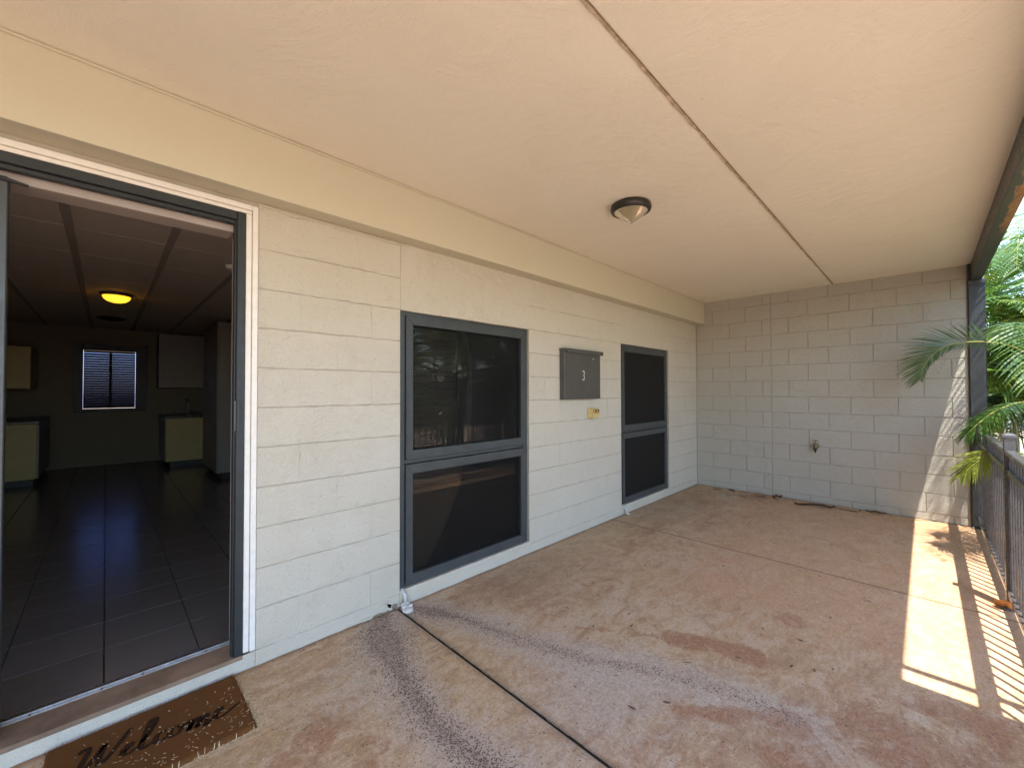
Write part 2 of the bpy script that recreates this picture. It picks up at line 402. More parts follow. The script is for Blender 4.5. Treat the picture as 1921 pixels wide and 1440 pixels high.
# window glass: thin pane
def glass(name, tint, rough=0.0, ior=1.5):
    mt, n, b = new_mat(name); g = G(n)
    tr = n.nodes.new('ShaderNodeBsdfTransparent'); tr.inputs[0].default_value = (*tint, 1)
    gl = n.nodes.new('ShaderNodeBsdfGlossy'); gl.inputs['Roughness'].default_value = rough
    fr = n.nodes.new('ShaderNodeFresnel'); fr.inputs['IOR'].default_value = ior
    g.lk(g.bump(g.noise(1.2, 2), 0.04, 0.02, None), gl.inputs['Normal'])
    mx = n.nodes.new('ShaderNodeMixShader'); g.lk(fr.outputs[0], mx.inputs[0])
    g.lk(tr.outputs[0], mx.inputs[1]); g.lk(gl.outputs[0], mx.inputs[2]); g.lk(mx.outputs[0], n.nodes['Material Output'].inputs[0])
    return mt
M['glass'] = glass('window glass', (0.62, 0.60, 0.55), 0.005, 1.58)
M['clear'] = glass('tinted window glass', (0.42, 0.45, 0.64))
# lamp glass cone
mt, n, b = new_mat('dusty ribbed lamp glass'); g = G(n)
b.inputs['Base Color'].default_value = (0.60, 0.52, 0.33, 1); b.inputs['Roughness'].default_value = 0.12
b.inputs['Transmission Weight'].default_value = 0.55; b.inputs['IOR'].default_value = 1.45
g.bump(g.noise(60, 3), 0.2, 0.003, b)
M['lampglass'] = mt
# lit kitchen lamp
mt, n, b = new_mat('lit amber lamp'); g = G(n)
b.inputs['Base Color'].default_value = (0.6, 0.4, 0.1, 1)
g.lk(g.ramp(g.noise(8, 2), [(0.3, (1.0, 0.40, 0.015)), (0.7, (1.0, 0.46, 0.03))]), b.inputs['Emission Color'])
b.inputs['Emission Strength'].default_value = 0.42
M['lit'] = mt

# leaf
def leafmat(name, cs, trans=0.35):
    mt, n, b = new_mat(name); g = G(n)
    rn = g.rnd(); nz = g.noise(2.3, 4, 0.6); nf = g.noise(40, 2)
    f = g.math('ADD', g.math('MULTIPLY', rn, 0.5), g.math('MULTIPLY', nz, 0.6))
    f = g.math('ADD', f, g.math('MULTIPLY', nf, 0.2))
    col = g.ramp(f, [(0.30, cs[0]), (0.62, cs[1]), (0.95, cs[2])])
    g.lk(col, b.inputs['Base Color']); b.inputs['Roughness'].default_value = 0.36
    b.inputs['Specular IOR Level'].default_value = 0.55
    tl = n.nodes.new('ShaderNodeBsdfTranslucent'); g.lk(g.mix(1.0, col, (1.0, 1.0, 0.35), 'MULTIPLY'), tl.inputs[0])
    mx = n.nodes.new('ShaderNodeMixShader'); mx.inputs[0].default_value = trans
    g.lk(b.outputs[0], mx.inputs[1]); g.lk(tl.outputs[0], mx.inputs[2]); g.lk(mx.outputs[0], n.nodes['Material Output'].inputs[0])
    return mt
M['leaf'] = leafmat('palm leaf', [(0.050, 0.115, 0.022), (0.090, 0.175, 0.030), (0.20, 0.26, 0.045)], 0.36)
M['leaf_dark'] = leafmat('dark palm leaf', [(0.028, 0.060, 0.020), (0.040, 0.085, 0.028), (0.07, 0.12, 0.035)], 0.2)
M['leaf_yellow'] = leafmat('yellow green palm leaf', [(0.17, 0.22, 0.03), (0.24, 0.29, 0.045), (0.34, 0.35, 0.07)], 0.35)

# outside ground
mt, n, b = new_mat('red sandy ground'); g = G(n)
c = g.ramp(g.noise(0.5, 6, 0.65), [(0.3, (0.42, 0.30, 0.21)), (0.7, (0.52, 0.39, 0.28))])
c = g.mix(g.ramp(g.noise(30, 4, 0.7), [(0.5, 0.0), (0.8, 0.5)]), c, (0.22, 0.12, 0.07))
g.lk(c, b.inputs['Base Color']); b.inputs['Roughness'].default_value = 0.9
g.bump(g.noise(25, 5, 0.7), 0.6, 0.03, b)
M['ground'] = mt
# ------------------------------------------------------------------ ground
XE = 6.12; HC = 2.611; HB = 2.304
gb = MB(); gb.add([(-300,-300,-0.12),(300,-300,-0.12),(300,300,-0.12),(-300,300,-0.12)], [(0,1,2,3)])
tag(structure(gb.build('ground', M['ground'])), 'red brown sandy ground around the house')

# ------------------------------------------------------------------ patio floor
floor = thing('patio_floor', 'stained tan and rust concrete patio floor with saw cut joints', None, (0,0,0)); floor['kind'] = 'structure'
def polyd(P, pts):
    d = np.full(len(P), 9.0)
    for (ax, ay, *_), (bx, by, *_) in zip(pts[:-1], pts[1:]):
        A = np.array([ax, ay]); Bv = np.array([bx-ax, by-ay]); t = np.clip(((P-A)@Bv)/(Bv@Bv), 0, 1)
        d = np.minimum(d, np.linalg.norm(P-(A+t[:,None]*Bv), axis=1))
    return d
sA = [(1.20,-0.04),(1.10,-0.16),(1.057,-0.403),(1.00,-0.671),(0.965,-0.895),(0.98,-1.09),(1.0,-1.24),(1.05,-1.6)]
sB = [(1.38,-0.05),(1.45,-0.20),(1.532,-0.391),(1.605,-0.725),(1.679,-0.931),(1.747,-1.121),(1.846,-1.304),(1.928,-1.482),(1.991,-1.629),(2.022,-1.776),(2.034,-1.95)]
def gauss(d, s_): return np.exp(-(d/s_)**2)
def floor_attrs(P):
    dA, dB = polyd(P, sA), polyd(P, sB)
    taperB = np.clip(1.05 - np.clip(-P[:,1], 0, 3)*0.30, 0.25, 1)
    er = 1.0*gauss(dA, 0.070) + 1.0*gauss(dB, 0.042)*taperB + 0.75*gauss(np.linalg.norm(P-np.array([1.10,-0.25]), axis=1), 0.17) \
         + 0.55*gauss(np.linalg.norm(P-np.array([1.42,-0.2]), axis=1), 0.10)
    pa = 0.70*gauss(dA, 0.17) + 0.72*gauss(dB, 0.17) + 0.6*gauss(np.linalg.norm((P-np.array([1.55,-1.35]))*[1,1], axis=1), 0.35) \
         + 0.45*gauss(np.linalg.norm(P-np.array([0.75,-0.45]), axis=1), 0.25) + 0.35*gauss(np.linalg.norm(P-np.array([3.2,-0.9]), axis=1), 0.4)
    # a faint ring left by a pot
    ru = np.zeros(len(P))
    for (x, y, r, k) in [(1.97,-1.93,0.16,0.55),(1.75,-2.0,0.2,0.5),(2.2,-2.25,0.35,0.55),(2.45,-2.5,0.4,0.5),(0.55,-0.68,0.2,0.45),(0.72,-0.88,0.2,0.42),
                         (2.9,-1.75,0.25,0.38),(5.1,-1.55,0.4,0.35),(1.55,-2.3,0.35,0.5),(3.0,-2.1,0.4,0.35),(3.55,-1.95,0.2,0.4)]:
        ru = np.maximum(ru, k*gauss(np.linalg.norm(P-np.array([x,y]), axis=1), r))
    for pl, r, k in [([(2.22,-1.36),(2.29,-1.48)], 0.085, 0.85), ([(2.33,-1.53),(2.37,-1.72)], 0.085, 0.85), ([(1.95,-0.92),(2.2,-1.33)], 0.05, 0.5),
                     ([(1.75,-1.60),(1.86,-1.75),(1.97,-1.85)], 0.07, 0.6)]:
        ru = np.maximum(ru, k*gauss(polyd(P, pl), r))
    ru += 0.5*gauss(np.abs(np.linalg.norm((P-np.array([4.565,-1.65])), axis=1)-0.105), 0.018)
    ru += 0.25*gauss(polyd(P, [(1.37,-0.3),(1.37,-1.7)]), 0.03) + 0.25*gauss(polyd(P, [(1.25,-0.3),(1.25,-1.7)]), 0.03)
    pa += 0.35*gauss(np.linalg.norm(P-np.array([4.565,-1.65]), axis=1), 0.06)
    wa = 0.9*np.clip((P[:,0]-1.9)/1.3, 0, 1)*np.clip((-P[:,1]-0.35)/0.9, 0, 1)
    ol = gauss(P[:,1], 0.55)*np.clip((P[:,0]-1.6)/0.6, 0, 1)
    return {'erode': er, 'pale': pa, 'rust': ru, 'warm': wa, 'olive': ol}
def slab(x0, x1, cell):
    nx = max(2, int((x1-x0)/cell)); ny = int(2.80/cell)
    xs = np.linspace(x0, x1, nx+1); ys = np.linspace(-2.80, 0.02, ny+1)
    X, Y = np.meshgrid(xs, ys, indexing='ij'); P = np.stack([X.ravel(), Y.ravel()], 1)
    V = [(px, py, 0.0) for px, py in P]
    F = [(i*(ny+1)+j, (i+1)*(ny+1)+j, (i+1)*(ny+1)+j+1, i*(ny+1)+j+1) for i in range(nx) for j in range(ny)]
    nb = len(V)
    # skirt so each slab is a solid block
    ring = [(i, 0) for i in range(nx+1)] + [(nx, j) for j in range(1, ny+1)] + [(i, ny) for i in range(nx-1, -1, -1)] + [(0, j) for j in range(ny-1, 0, -1)]
    for i, j in ring: V.append((xs[i], ys[j], -0.13))
    nr = len(ring)
    for k in range(nr):
        a, c_ = ring[k], ring[(k+1) % nr]
        F.append((nb+k, nb+(k+1) % nr, c_[0]*(ny+1)+c_[1], a[0]*(ny+1)+a[1]))
    me = bpy.data.meshes.new('concrete_slab'); me.from_pydata(V, [], F); me.materials.append(M['concrete'])
    PP = np.array(V)[:, :2]
    for nm, arr in floor_attrs(PP).items():
        at = me.attributes.new(nm, 'FLOAT', 'POINT'); at.data.foreach_set('value', arr.astype(np.float32))
    me.update(); return obj('concrete_slab', me, floor)
slab(-4.2, 1.3005, 0.03); slab(1.3205, 3.8065, 0.022); slab(3.8135, 6.115, 0.04)
jf = MB()
for i in range(46):
    y = -2.78 + i*0.06
    jf.box(1.297+0.003*random.random(), 1.3215, y, y+0.063, -0.05, -0.012 + 0.006*random.random())
jf.build('joint_filler', M['black'], floor)
jf = MB(); jf.box(3.805, 3.815, -2.79, 0.0, -0.05, -0.009); jf.build('joint_filler', M['dark_joint'], floor)
eb = MB(); eb.box(-4.2, 6.4, -2.96, -2.803, -0.2, -0.004); eb.build('slab_edge', M['concrete'], floor)

# ------------------------------------------------------------------ block walls
def blk_mesh(name, wdt, hgt, mat, axis, ch=0.003, dep=0.0075, cu_=0.0036):
    """a block face standing proud of the mortar bed, edges chamfered; axis Y: faces -Y, axis X: faces -X"""
    a, c_ = wdt/2, hgt/2
    k = max(2, int(wdt/0.05)); V = []; F = []
    jit = lambda: random.uniform(-0.0009, 0.0009)
    for i in range(k+1):
        u = -a+wdt*i/k; ui = u+(cu_ if i == 0 else -cu_ if i == k else 0)
        jb, jt = random.uniform(-0.0030, 0.0014), random.uniform(-0.0014, 0.0030)
        V += [(u, dep, -c_+jb), (u, ch, -c_+jb), (ui, jit(), -c_+ch+jb), (ui, jit(), c_-ch+jt), (u, ch, c_+jt), (u, dep, c_+jt)]
    for i in range(k):
        for r in range(5): F.append((i*6+r, (i+1)*6+r, (i+1)*6+r+1, i*6+r+1))
    for e in (0, k*6): F += [(e, e+1, e+4, e+5), (e+1, e+2, e+3, e+4)]
    if axis == 'X': V = [(y, -x, z) for x, y, z in V]
    mb = MB(); mb.add(V, F); return mb.mesh(name, mat)
_bc = {}
def block(root, u0, u1, z0, z1, axis, mat, gapu, gapz, name='block'):
    wd, hg = round(u1-u0-gapu, 3), round(z1-z0-gapz, 3)
    key = (wd, hg, axis, mat.name, random.randrange(5))
    if key not in _bc: _bc[key] = blk_mesh(name, wd, hg, mat, axis, cu_=0.0036 if axis == 'X' else 0.0004)
    uc, zc = (u0+u1)/2, (z0+z1)/2
    j = random.uniform(-0.0012, 0.0012)
    L = root.location
    return obj(name, _bc[key], root, (uc-L.x, j-L.y, zc-L.z) if axis == 'Y' else (XE+j-L.x, uc-L.y, zc-L.z))
ZC = [0.0] + [0.0785+0.2*k for k in range(13)]

hw = thing('house_wall', 'cream painted block wall of the house with door and two windows', 'wall', (0.5, 0, 0))
D0, D1, DT = -1.20, 0.538, 2.285
W1 = (1.328, 2.530, 0.098, 1.876); W2 = (4.012, 5.200, 0.098, 1.876)
core = MB()
for (x0, x1, z0, z1) in [(-4.2, D0, -0.1, 2.75), (D0, D1, DT, 2.75), (D0, D1, -0.1, 0.06), (D1, W1[0], -0.1, 2.75),
                         (W1[0], W1[1], -0.1, W1[2]), (W1[0], W1[1], W1[3], 2.75), (W1[1], W2[0], -0.1, 2.75),
                         (W2[0], W2[1], -0.1, W2[2]), (W2[0], W2[1], W2[3], 2.75), (W2[1], 6.118, -0.1, 2.75)]:
    core.box(x0, x1, 0.0045, 0.19, z0, z1)
part(core, 'mortar_bed', M['wall_mortar'], hw)
def spans(x0, x1, joints):
    e = [x0] + [j for j in joints if x0+0.05 < j < x1-0.05] + [x1]
    return list(zip(e[:-1], e[1:]))
for k in range(12):
    z0 = ZC[k]; z1 = min(ZC[k+1], HB) if k < 11 else HB+0.02
    zm = (z0+z1)/2
    even = (k-1) % 2 == 0
    joints = [(0.735 if even else 0.935)+0.4*i - 0.4 for i in range(16)]
    segs = [(D1, W1[0]), (W1[1], W2[0]), (W2[1], XE-0.002)]
    if k == 0: segs = [(D0, XE-0.002)]
    for (x0, x1) in segs:
        js = joints if k else [0.538, 1.328, 2.53, 4.01, 5.2]
        if k == 0:
            for (a, c_) in spans(x0, x1, js): block(hw, a, c_, z0, z1 + (0.019 if W1[0]-.01 < a < W1[1]-.1 or W2[0]-.01 < a < W2[1]-.1 else 0), 'Y', M['wall'], 0.002, 0.003)
        else:
            for (a, c_) in spans(x0, x1, js): block(hw, a, c_, z0, z1, 'Y', M['wall'], random.choice((0.0, 0.0, 0.0006)), 0.0058)
for W in (W1, W2):
    block(hw, W[0], W[1]+0.006, W[3], HB+0.01, 'Y', M['wall'], 0.003, 0.003, 'lintel')
# flaking paint and a hole painted dark at the wall foot beside the outlet
for (x, z, rx, rz, mt_) in [(1.225, 0.035, 0.042, 0.022, 'wall'), (1.265, 0.044, 0.022, 0.020, 'wall'), (1.11, 0.010, 0.045, 0.008, 'wall'), (1.292, 0.020, 0.020, 0.016, 'dark_joint'), (1.20, 0.006, 0.05, 0.007, 'dark_joint')]:
    mb = MB(); nn = 18; ring = []
    for i in range(nn):
        a = 2*math.pi*i/nn; rr = 1+0.35*mn.noise(Vector((math.cos(a)*1.7+x*9, math.sin(a)*1.7, 3)))
        ring.append((x+rx*rr*math.cos(a), max(0.001, z+rz*rr*math.sin(a))))
    mb.add([(px, -0.0055, pz) for px, pz in ring]+[(px, -0.001, pz) for px, pz in ring], [tuple(range(nn))]+[(i, (i+1)%nn, nn+(i+1)%nn, nn+i) for i in range(nn)])
    part(mb, 'flake_or_hole', M[mt_], hw)

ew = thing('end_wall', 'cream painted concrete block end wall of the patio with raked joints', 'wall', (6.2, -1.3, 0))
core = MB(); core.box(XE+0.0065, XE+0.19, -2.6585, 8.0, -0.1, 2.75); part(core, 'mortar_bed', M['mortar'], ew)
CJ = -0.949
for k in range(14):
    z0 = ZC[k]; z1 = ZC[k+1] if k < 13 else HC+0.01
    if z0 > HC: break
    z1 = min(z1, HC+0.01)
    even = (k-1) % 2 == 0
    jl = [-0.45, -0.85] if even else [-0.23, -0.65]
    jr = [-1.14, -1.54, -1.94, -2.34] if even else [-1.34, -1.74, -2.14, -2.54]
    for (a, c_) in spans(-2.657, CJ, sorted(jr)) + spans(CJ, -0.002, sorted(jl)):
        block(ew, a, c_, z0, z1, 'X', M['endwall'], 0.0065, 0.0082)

# ------------------------------------------------------------------ bulkhead, ceiling, beam, roof
bh = thing('bulkhead', 'smooth cream boxed beam running along the top of the house wall', 'beam', (3, 0, HB))
mb = MB(); mb.bbox(-4.15, XE-0.001, -0.124, 0.0035, HB, HC+0.03, 0.0025); part(mb, 'boxed_beam', M['bulkhead'], bh)
mb = MB(); mb.bbox(-4.15, XE-0.001, -0.133, -0.1242, HC-0.010, HC+0.002, 0.003); part(mb, 'cornice_bead', M['bulkhead'], bh)
# rough caulk line under the beam, with a loose ragged strip near the door
mb = MB(); pts = [(0.55+i*0.045, -0.006-0.004*random.random(), 2.297-0.004*random.random()-0.010*math.sin(i*0.5)**2*(i < 18)) for i in range(19)]
mb.tube(pts, 0.005, 6); part(mb, 'caulk_strip', M['bulkhead'], bh)

ce = thing('ceiling', 'cream painted sheet ceiling over the patio with one rough joint', None, (0, 0, HC)); ce['kind'] = 'structure'
def sheet(y0, y1):
    nx, ny = 60, 12; V = []; F = []
    for i in range(nx+1):
        for j in range(ny+1):
            x = -4.15+i*(XE-0.001+4.15)/nx; y = y0+j*(y1-y0)/ny
            e = 0.0
            if j in (0, ny): e = 0.0
            V.append((x, y, 0.004*mn.noise(Vector((x*0.7, y*0.7, 5)))+e - 0.0 + (0.004 if j in (0, ny) else 0)))
    for i in range(nx):
        for j in range(ny):
            F.append((i*(ny+1)+j, i*(ny+1)+j+1, (i+1)*(ny+1)+j+1, (i+1)*(ny+1)+j))
    mb = MB(); mb.add(V, F); return mb.build('ceiling_sheet', M['ceiling'], ce, smooth=True)
sheet(-2.70, -1.602); sheet(-1.588, -0.125)
# the open joint between the sheets, ragged where filler has dropped out
mb = MB()
nseg = 190; V = []; F = []
for i in range(nseg+1):
    x = -4.1+i*(10.2/nseg)
    h = 0.0065+0.0045*abs(mn.noise(Vector((x*9, 1, 2))))+0.003*random.random()
    h2 = 0.0065+0.0045*abs(mn.noise(Vector((x*7, 4, 2))))+0.003*random.random()
    V += [(x, -1.595-h, -0.0015+0.004*random.random()), (x, -1.595+h2, -0.0015+0.004*random.random()), (x, -1.595, 0.0045)]
for i in range(nseg):
    a = i*3; F += [(a, a+3, a+5, a+2), (a+2, a+5, a+4, a+1)]
mb.add(V, F); mb.build('joint_filler', M['ceil_joint'], ce)
mb = MB(); mb.box(-4.2, 6.4, -2.757, 8.3, HC+0.06, HC+0.2); tag(mb.build('roof_slab', M['roof']), 'flat grey roof slab above the house and patio', 'roof')

bm = thing('edge_beam', 'dark steel beam along the open side of the patio with orange brown patch underneath', 'beam', (3, -2.72, 2.45))
mb = MB(); mb.bbox(-4.2, 6.30, -2.757, -2.682, 2.462, HC+0.06, 0.003); part(mb, 'web', M['charcoal'], bm)
mb = MB(); mb.bbox(-4.2, 6.30, -2.7575, -2.678, 2.450, 2.4605, 0.003); part(mb, 'flange', M['beam'], bm)
mb = MB(); mb.bbox(6.095, 6.29, -2.6818, -2.6595, 2.4615, HC+0.05, 0.002); part(mb, 'end_bracket', M['charcoal'], bm)
ps = thing('corner_post', 'dark square steel post at the open end of the block wall', 'post', (6.15, -2.72, 0))
mb = MB(); mb.bbox(6.085, 6.205, -2.775, -2.660, 0.012, 2.449, 0.006); part(mb, 'shaft', M['charcoal'], ps)
mb = MB(); mb.bbox(6.06, 6.23, -2.785, -2.6555, 0.001, 0.013, 0.003); part(mb, 'base_plate', M['charcoal'], ps)
mb = MB(); mb.bbox(6.075, 6.215, -2.777, -2.6555, 2.405, 2.4485, 0.004); part(mb, 'head_plate', M['frame'], ps)
# ---- end of the patio behind the viewer, and an unseen sheet added to shade the near floor
mb = MB(); mb.box(-4.39, -4.2, -2.80, 8.2, -0.1, HC+0.06); tag(mb.build('side_wall', M['wall']), 'plain cream wall closing the far left end of the patio', 'wall')
lt = thing('added_shade_roof', 'unseen grey sheet added outside the near end of the patio to cast shade', 'roof', (1.2, -3.1, 2.47))
mb = MB(); mb.box(0.3, 2.125, -3.5, -2.763, 2.47, 2.55); part(mb, 'shade_sheet', M['roof'], lt)
mb = MB(); mb.box(2.245, 2.280, -3.5, -2.763, 2.46, 2.52); part(mb, 'shade_bar', M['charcoal'], lt)  # unseen bar added to cast the narrow dark band across the sunlit strip
for (x, y) in [(2.0, -3.4), (0.4, -3.4)]:
    mb = MB(); mb.bbox(x-0.05, x+0.05, y-0.05, y+0.05, -0.12, 2.47, 0.005); part(mb, 'post', M['charcoal'], lt)
# ------------------------------------------------------------------ doorway
df = thing('door_frame', 'white timber door frame lined with a charcoal metal channel', 'door frame', (0.0, 0.1, 0.08))
mb = MB(); mb.bbox(0.484, 0.509, -0.003, 0.10, 0.088, 2.236, 0.003); mb.bbox(0.5115, 0.5365, -0.007, 0.11, 0.086, 2.283, 0.003); part(mb, 'jamb', M['white'], df)
mb = MB(); mb.bbox(D0, 0.5112, -0.0075, 0.11, 2.2575, 2.2835, 0.003); mb.bbox(D0, 0.5085, -0.0035, 0.10, 2.237, 2.2555, 0.003); part(mb, 'head', M['white'], df)
mb = MB(); mb.bbox(0.447, 0.4835, -0.006, 0.060, 0.083, 2.2365, 0.003); mb.bbox(0.440, 0.4468, 0.012, 0.05, 0.083, 2.20, 0.001); part(mb, 'metal_jamb', M['frame_dark'], df)
mb = MB(); mb.bbox(D0, 0.4465, -0.005, 0.055, 2.196, 2.2362, 0.003); mb.bbox(D0, 0.4395, 0.012, 0.045, 2.178, 2.1955, 0.002); part(mb, 'metal_head', M['frame_dark'], df)
mb = MB(); mb.bbox(D0, 0.4465, 0.062, 0.189, 2.150, 2.236, 0.003); mb.bbox(0.462, 0.484, 0.062, 0.189, 0.085, 2.236, 0.002); part(mb, 'inner_lining', M['int_batten'], df)
# timber sill and aluminium track
V = [(D0, -0.001, 0.0805), (0.4835, -0.001, 0.0805), (0.4835, 0.125, 0.092), (D0, 0.125, 0.092), (D0, -0.001, 0.061), (0.4835, -0.001, 0.061), (0.4835, 0.125, 0.061), (D0, 0.125, 0.061)]
mb = MB(); mb.add(V, [(0,1,2,3), (0,4,5,1), (1,5,6,2), (2,6,7,3), (3,7,4,0)]); part(mb, 'sill', M['sill'], df)
mb = MB(); mb.bbox(D0, 0.462, 0.127, 0.180, 0.07, 0.096, 0.003); mb.bbox(D0, 0.462, 0.140, 0.146, 0.0965, 0.104, 0.001)
tk = part(mb, 'track', M['alu'], df)
for x in (-0.2, 0.0, 0.13, 0.36):
    mb = MB(); mb.lathe([(0.004, 0.0962), (0.004, 0.0985)], (x, 0.133, 0), 8); part(mb, 'screw', M['black'], df, par=tk)
# striker plate on the jamb
mb = MB(); mb.bbox(0.438, 0.4468, -0.0085, -0.0062, 1.17, 1.315, 0.001); mb.bbox(0.452, 0.458, -0.012, -0.0065, 1.17, 1.315, 0.002); part(mb, 'strike_plate', M['frame'], df)

sd = thing('security_door', 'dark green grey edge of a screen door slid open at left', 'door', (-0.68, 0.07, 0.1))
mb = MB(); mb.bbox(-0.310, -0.262, 0.010, 0.050, 0.105, 2.150, 0.003); part(mb, 'stile', M['frame'], sd)
mb = MB(); mb.bbox(-1.14, -1.09, 0.010, 0.050, 0.105, 2.150, 0.003); part(mb, 'stile', M['frame'], sd)
mb = MB(); mb.bbox(-1.089, -0.311, 0.012, 0.048, 2.09, 2.149, 0.003); part(mb, 'top_rail', M['frame'], sd)
mb = MB(); mb.bbox(-1.089, -0.311, 0.012, 0.048, 0.106, 0.20, 0.003); part(mb, 'bottom_rail', M['frame'], sd)
mb = MB(); mb.box(-1.089, -0.311, 0.029, 0.031, 0.2, 2.09); part(mb, 'mesh_panel', M['screen'], sd)
mb = MB(); mb.tube([(-0.32, 0.000, 2.142), (-0.25, 0.000, 2.133), (-0.212, 0.000, 2.127)], [0.007, 0.007, 0.005], 8); part(mb, 'latch_arm', M['black'], sd)

# ------------------------------------------------------------------ windows
def window(W, label, panels, scr, stile):
    x0, x1, z0, z1 = W
    t = thing('window', label, 'window', ((x0+x1)/2, 0.06, z0))
    mb = MB()
    mb.bbox(x0+0.001, x0+0.045, 0.022, 0.120, z0+0.001, z1-0.001, 0.002); mb.bbox(x1-0.045, x1-0.001, 0.022, 0.120, z0+0.001, z1-0.001, 0.002)
    mb.bbox(x0+0.046, x1-0.046, 0.026, 0.120, z1-0.030, z1-0.0015, 0.002); mb.bbox(x0+0.046, x1-0.046, 0.026, 0.120, z0+0.0015, z0+0.024, 0.002)
    zm0, zm1 = panels[1][1], panels[0][0]
    mb.bbox(x0+0.046, x1-0.046, 0.034, 0.12, zm0+0.004, zm1-0.004, 0.002)
    part(mb, 'frame', M['frame'], t)
    mb = MB(); mb.box(x0+0.0445, x0+0.052, 0.05, 0.11, z0+0.02, z1-0.03); mb.box(x1-0.052, x1-0.0445, 0.05, 0.11, z0+0.02, z1-0.03)
    part(mb, 'seal', M['black'], t)
    for (a, c_, wd) in panels:
        X0, X1 = x0+0.053, x1-0.026
        mb = MB(); wl = 0.050
        # four mitred bars
        def bar(p):
            (ax, az), (bx, bz), (cx, cz), (dx, dz) = p
            V = [(ax,0.014,az),(bx,0.014,bz),(cx,0.017,cz),(dx,0.017,dz),(ax,0.045,az),(bx,0.045,bz),(cx,0.045,cz),(dx,0.045,dz)]
            mb.add(V, [(0,1,2,3),(0,4,5,1),(1,5,6,2),(2,6,7,3),(3,7,4,0)])
        e = 0.0006
        bar([(X0+e, a), (X1-e, a), (X1-wl-e, a+wd), (X0+wl+e, a+wd)])
        bar([(X0+e, c_), (X0+wl+e, c_-wd), (X1-wl-e, c_-wd), (X1-e, c_)])
        bar([(X0, a+e), (X0+wl, a+wd+e), (X0+wl, c_-wd-e), (X0, c_-e)])
        bar([(X1, a+e), (X1, c_-e), (X1-wl, c_-wd-e), (X1-wl, a+wd+e)])
        s_ = part(mb, 'screen_frame', M['frame'], t)
        mb = MB(); mb.box(X0+wl-0.004, X1-wl+0.004, 0.0305, 0.0315, a+wd-0.004, c_-wd+0.004)
        part(mb, 'screen_mesh', scr, t, par=s_)
        mb = MB(); mb.box(X0+0.01, X1-0.01, 0.070, 0.076, a+0.02, c_-0.02); part(mb, 'glass_pane', M['glass'], t)
        if stile and a > 0.5:
            mb = MB(); mb.bbox(1.845, 1.935, 0.079, 0.105, a+0.01, c_-0.01, 0.002); part(mb, 'sliding_stile', M['frame_dark'], t)
    return t
window(W1, 'near window, screened lower and upper panes, reflecting palms, beside the open door', [(0.915, 1.850, 0.056), (0.108, 0.882, 0.060)], M['screen'], True)
window(W2, 'far window with two plain black screens, between the letterbox and the end wall', [(0.915, 1.850, 0.056), (0.108, 0.882, 0.060)], M['screen2'], False)
def blinds(x0, x1, z0, z1, y, pitch, mat, label, tilt, hgt=0.05):
    t = thing('venetian_blind', label, 'blind', ((x0+x1)/2, y, z1))
    me = MB(); c_, s_ = math.cos(tilt)*hgt/2, math.sin(tilt)*hgt/2; hw_ = (x1-x0)/2
    me.add([(-hw_, -c_, -s_), (hw_, -c_, -s_), (hw_, c_, s_), (-hw_, c_, s_), (-hw_, 0, 0.004), (hw_, 0, 0.004)], [(0,1,5,4), (4,5,2,3)])
    sm = me.mesh('slat', mat)
    k = 0; z = z1-0.06
    while z > z0+0.02:
        obj('slat', sm, t, (0, 0, z-z1)); z -= pitch
    mb = MB(); mb.bbox(x0, x1, y-0.03, y+0.03, z1-0.035, z1, 0.003); part(mb, 'head_rail', mat, t)
    mb = MB(); mb.bbox(x0, x1, y-0.02, y+0.02, z0-0.002, z0+0.018, 0.003); part(mb, 'bottom_rail', mat, t)
    for xx in (x0+0.12, x1-0.12):
        mb = MB(); mb.tube([(xx, y-0.027, z0), (xx, y-0.027, z1-0.03)], 0.0012, 4); part(mb, 'cord', mat, t)
    return t
blinds(1.36, 2.50, 0.13, 1.86, 0.17, 0.044, M['blind'], 'brown slatted blind hanging behind the near window by the door', R(50))
# dark rooms behind the windows
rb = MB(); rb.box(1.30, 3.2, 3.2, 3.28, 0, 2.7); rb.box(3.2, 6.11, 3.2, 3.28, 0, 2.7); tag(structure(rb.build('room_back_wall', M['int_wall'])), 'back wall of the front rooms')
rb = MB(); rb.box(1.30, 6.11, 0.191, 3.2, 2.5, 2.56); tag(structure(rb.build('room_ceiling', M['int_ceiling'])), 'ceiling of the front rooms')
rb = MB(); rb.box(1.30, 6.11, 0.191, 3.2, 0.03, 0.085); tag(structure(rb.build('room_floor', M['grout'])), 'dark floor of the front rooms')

# ------------------------------------------------------------------ letterbox, power point, tap, lamp, outlets
lb = thing('letterbox', 'dark grey wall letterbox with silver number 3 between the windows', 'letterbox', (3.22, -0.03, 1.28))
mb = MB(); mb.bbox(2.938, 3.515, -0.060, -0.002, 1.280, 1.722, 0.003); body = part(mb, 'body', M['letterbox'], lb)
mb = MB(); mb.bbox(2.932, 3.545, -0.074, -0.001, 1.7225, 1.746, 0.003); mb.bbox(2.96, 3.545, -0.078, -0.0745, 1.706, 1.744, 0.001); part(mb, 'lid', M['letterbox'], lb)
mb = MB(); mb.bbox(2.946, 3.507, -0.0635, -0.0605, 1.290, 1.704, 0.001); part(mb, 'front_panel', M['letterbox'], lb)
mb = MB(); mb.lathe([(0.007, -0.0665), (0.007, -0.063)], (3.385, 0, 1.665), 10, 'Y'); part(mb, 'lock', M['silver'], lb)
cu = bpy.data.curves.new('digit', 'FONT'); cu.body = '3'; cu.size = 0.135; cu.extrude = 0.0015; cu.align_x = 'CENTER'; cu.align_y = 'CENTER'
to = bpy.data.objects.new('digit_tmp', cu); COL.objects.link(to)
dg = bpy.context.evaluated_depsgraph_get(); dg.update()
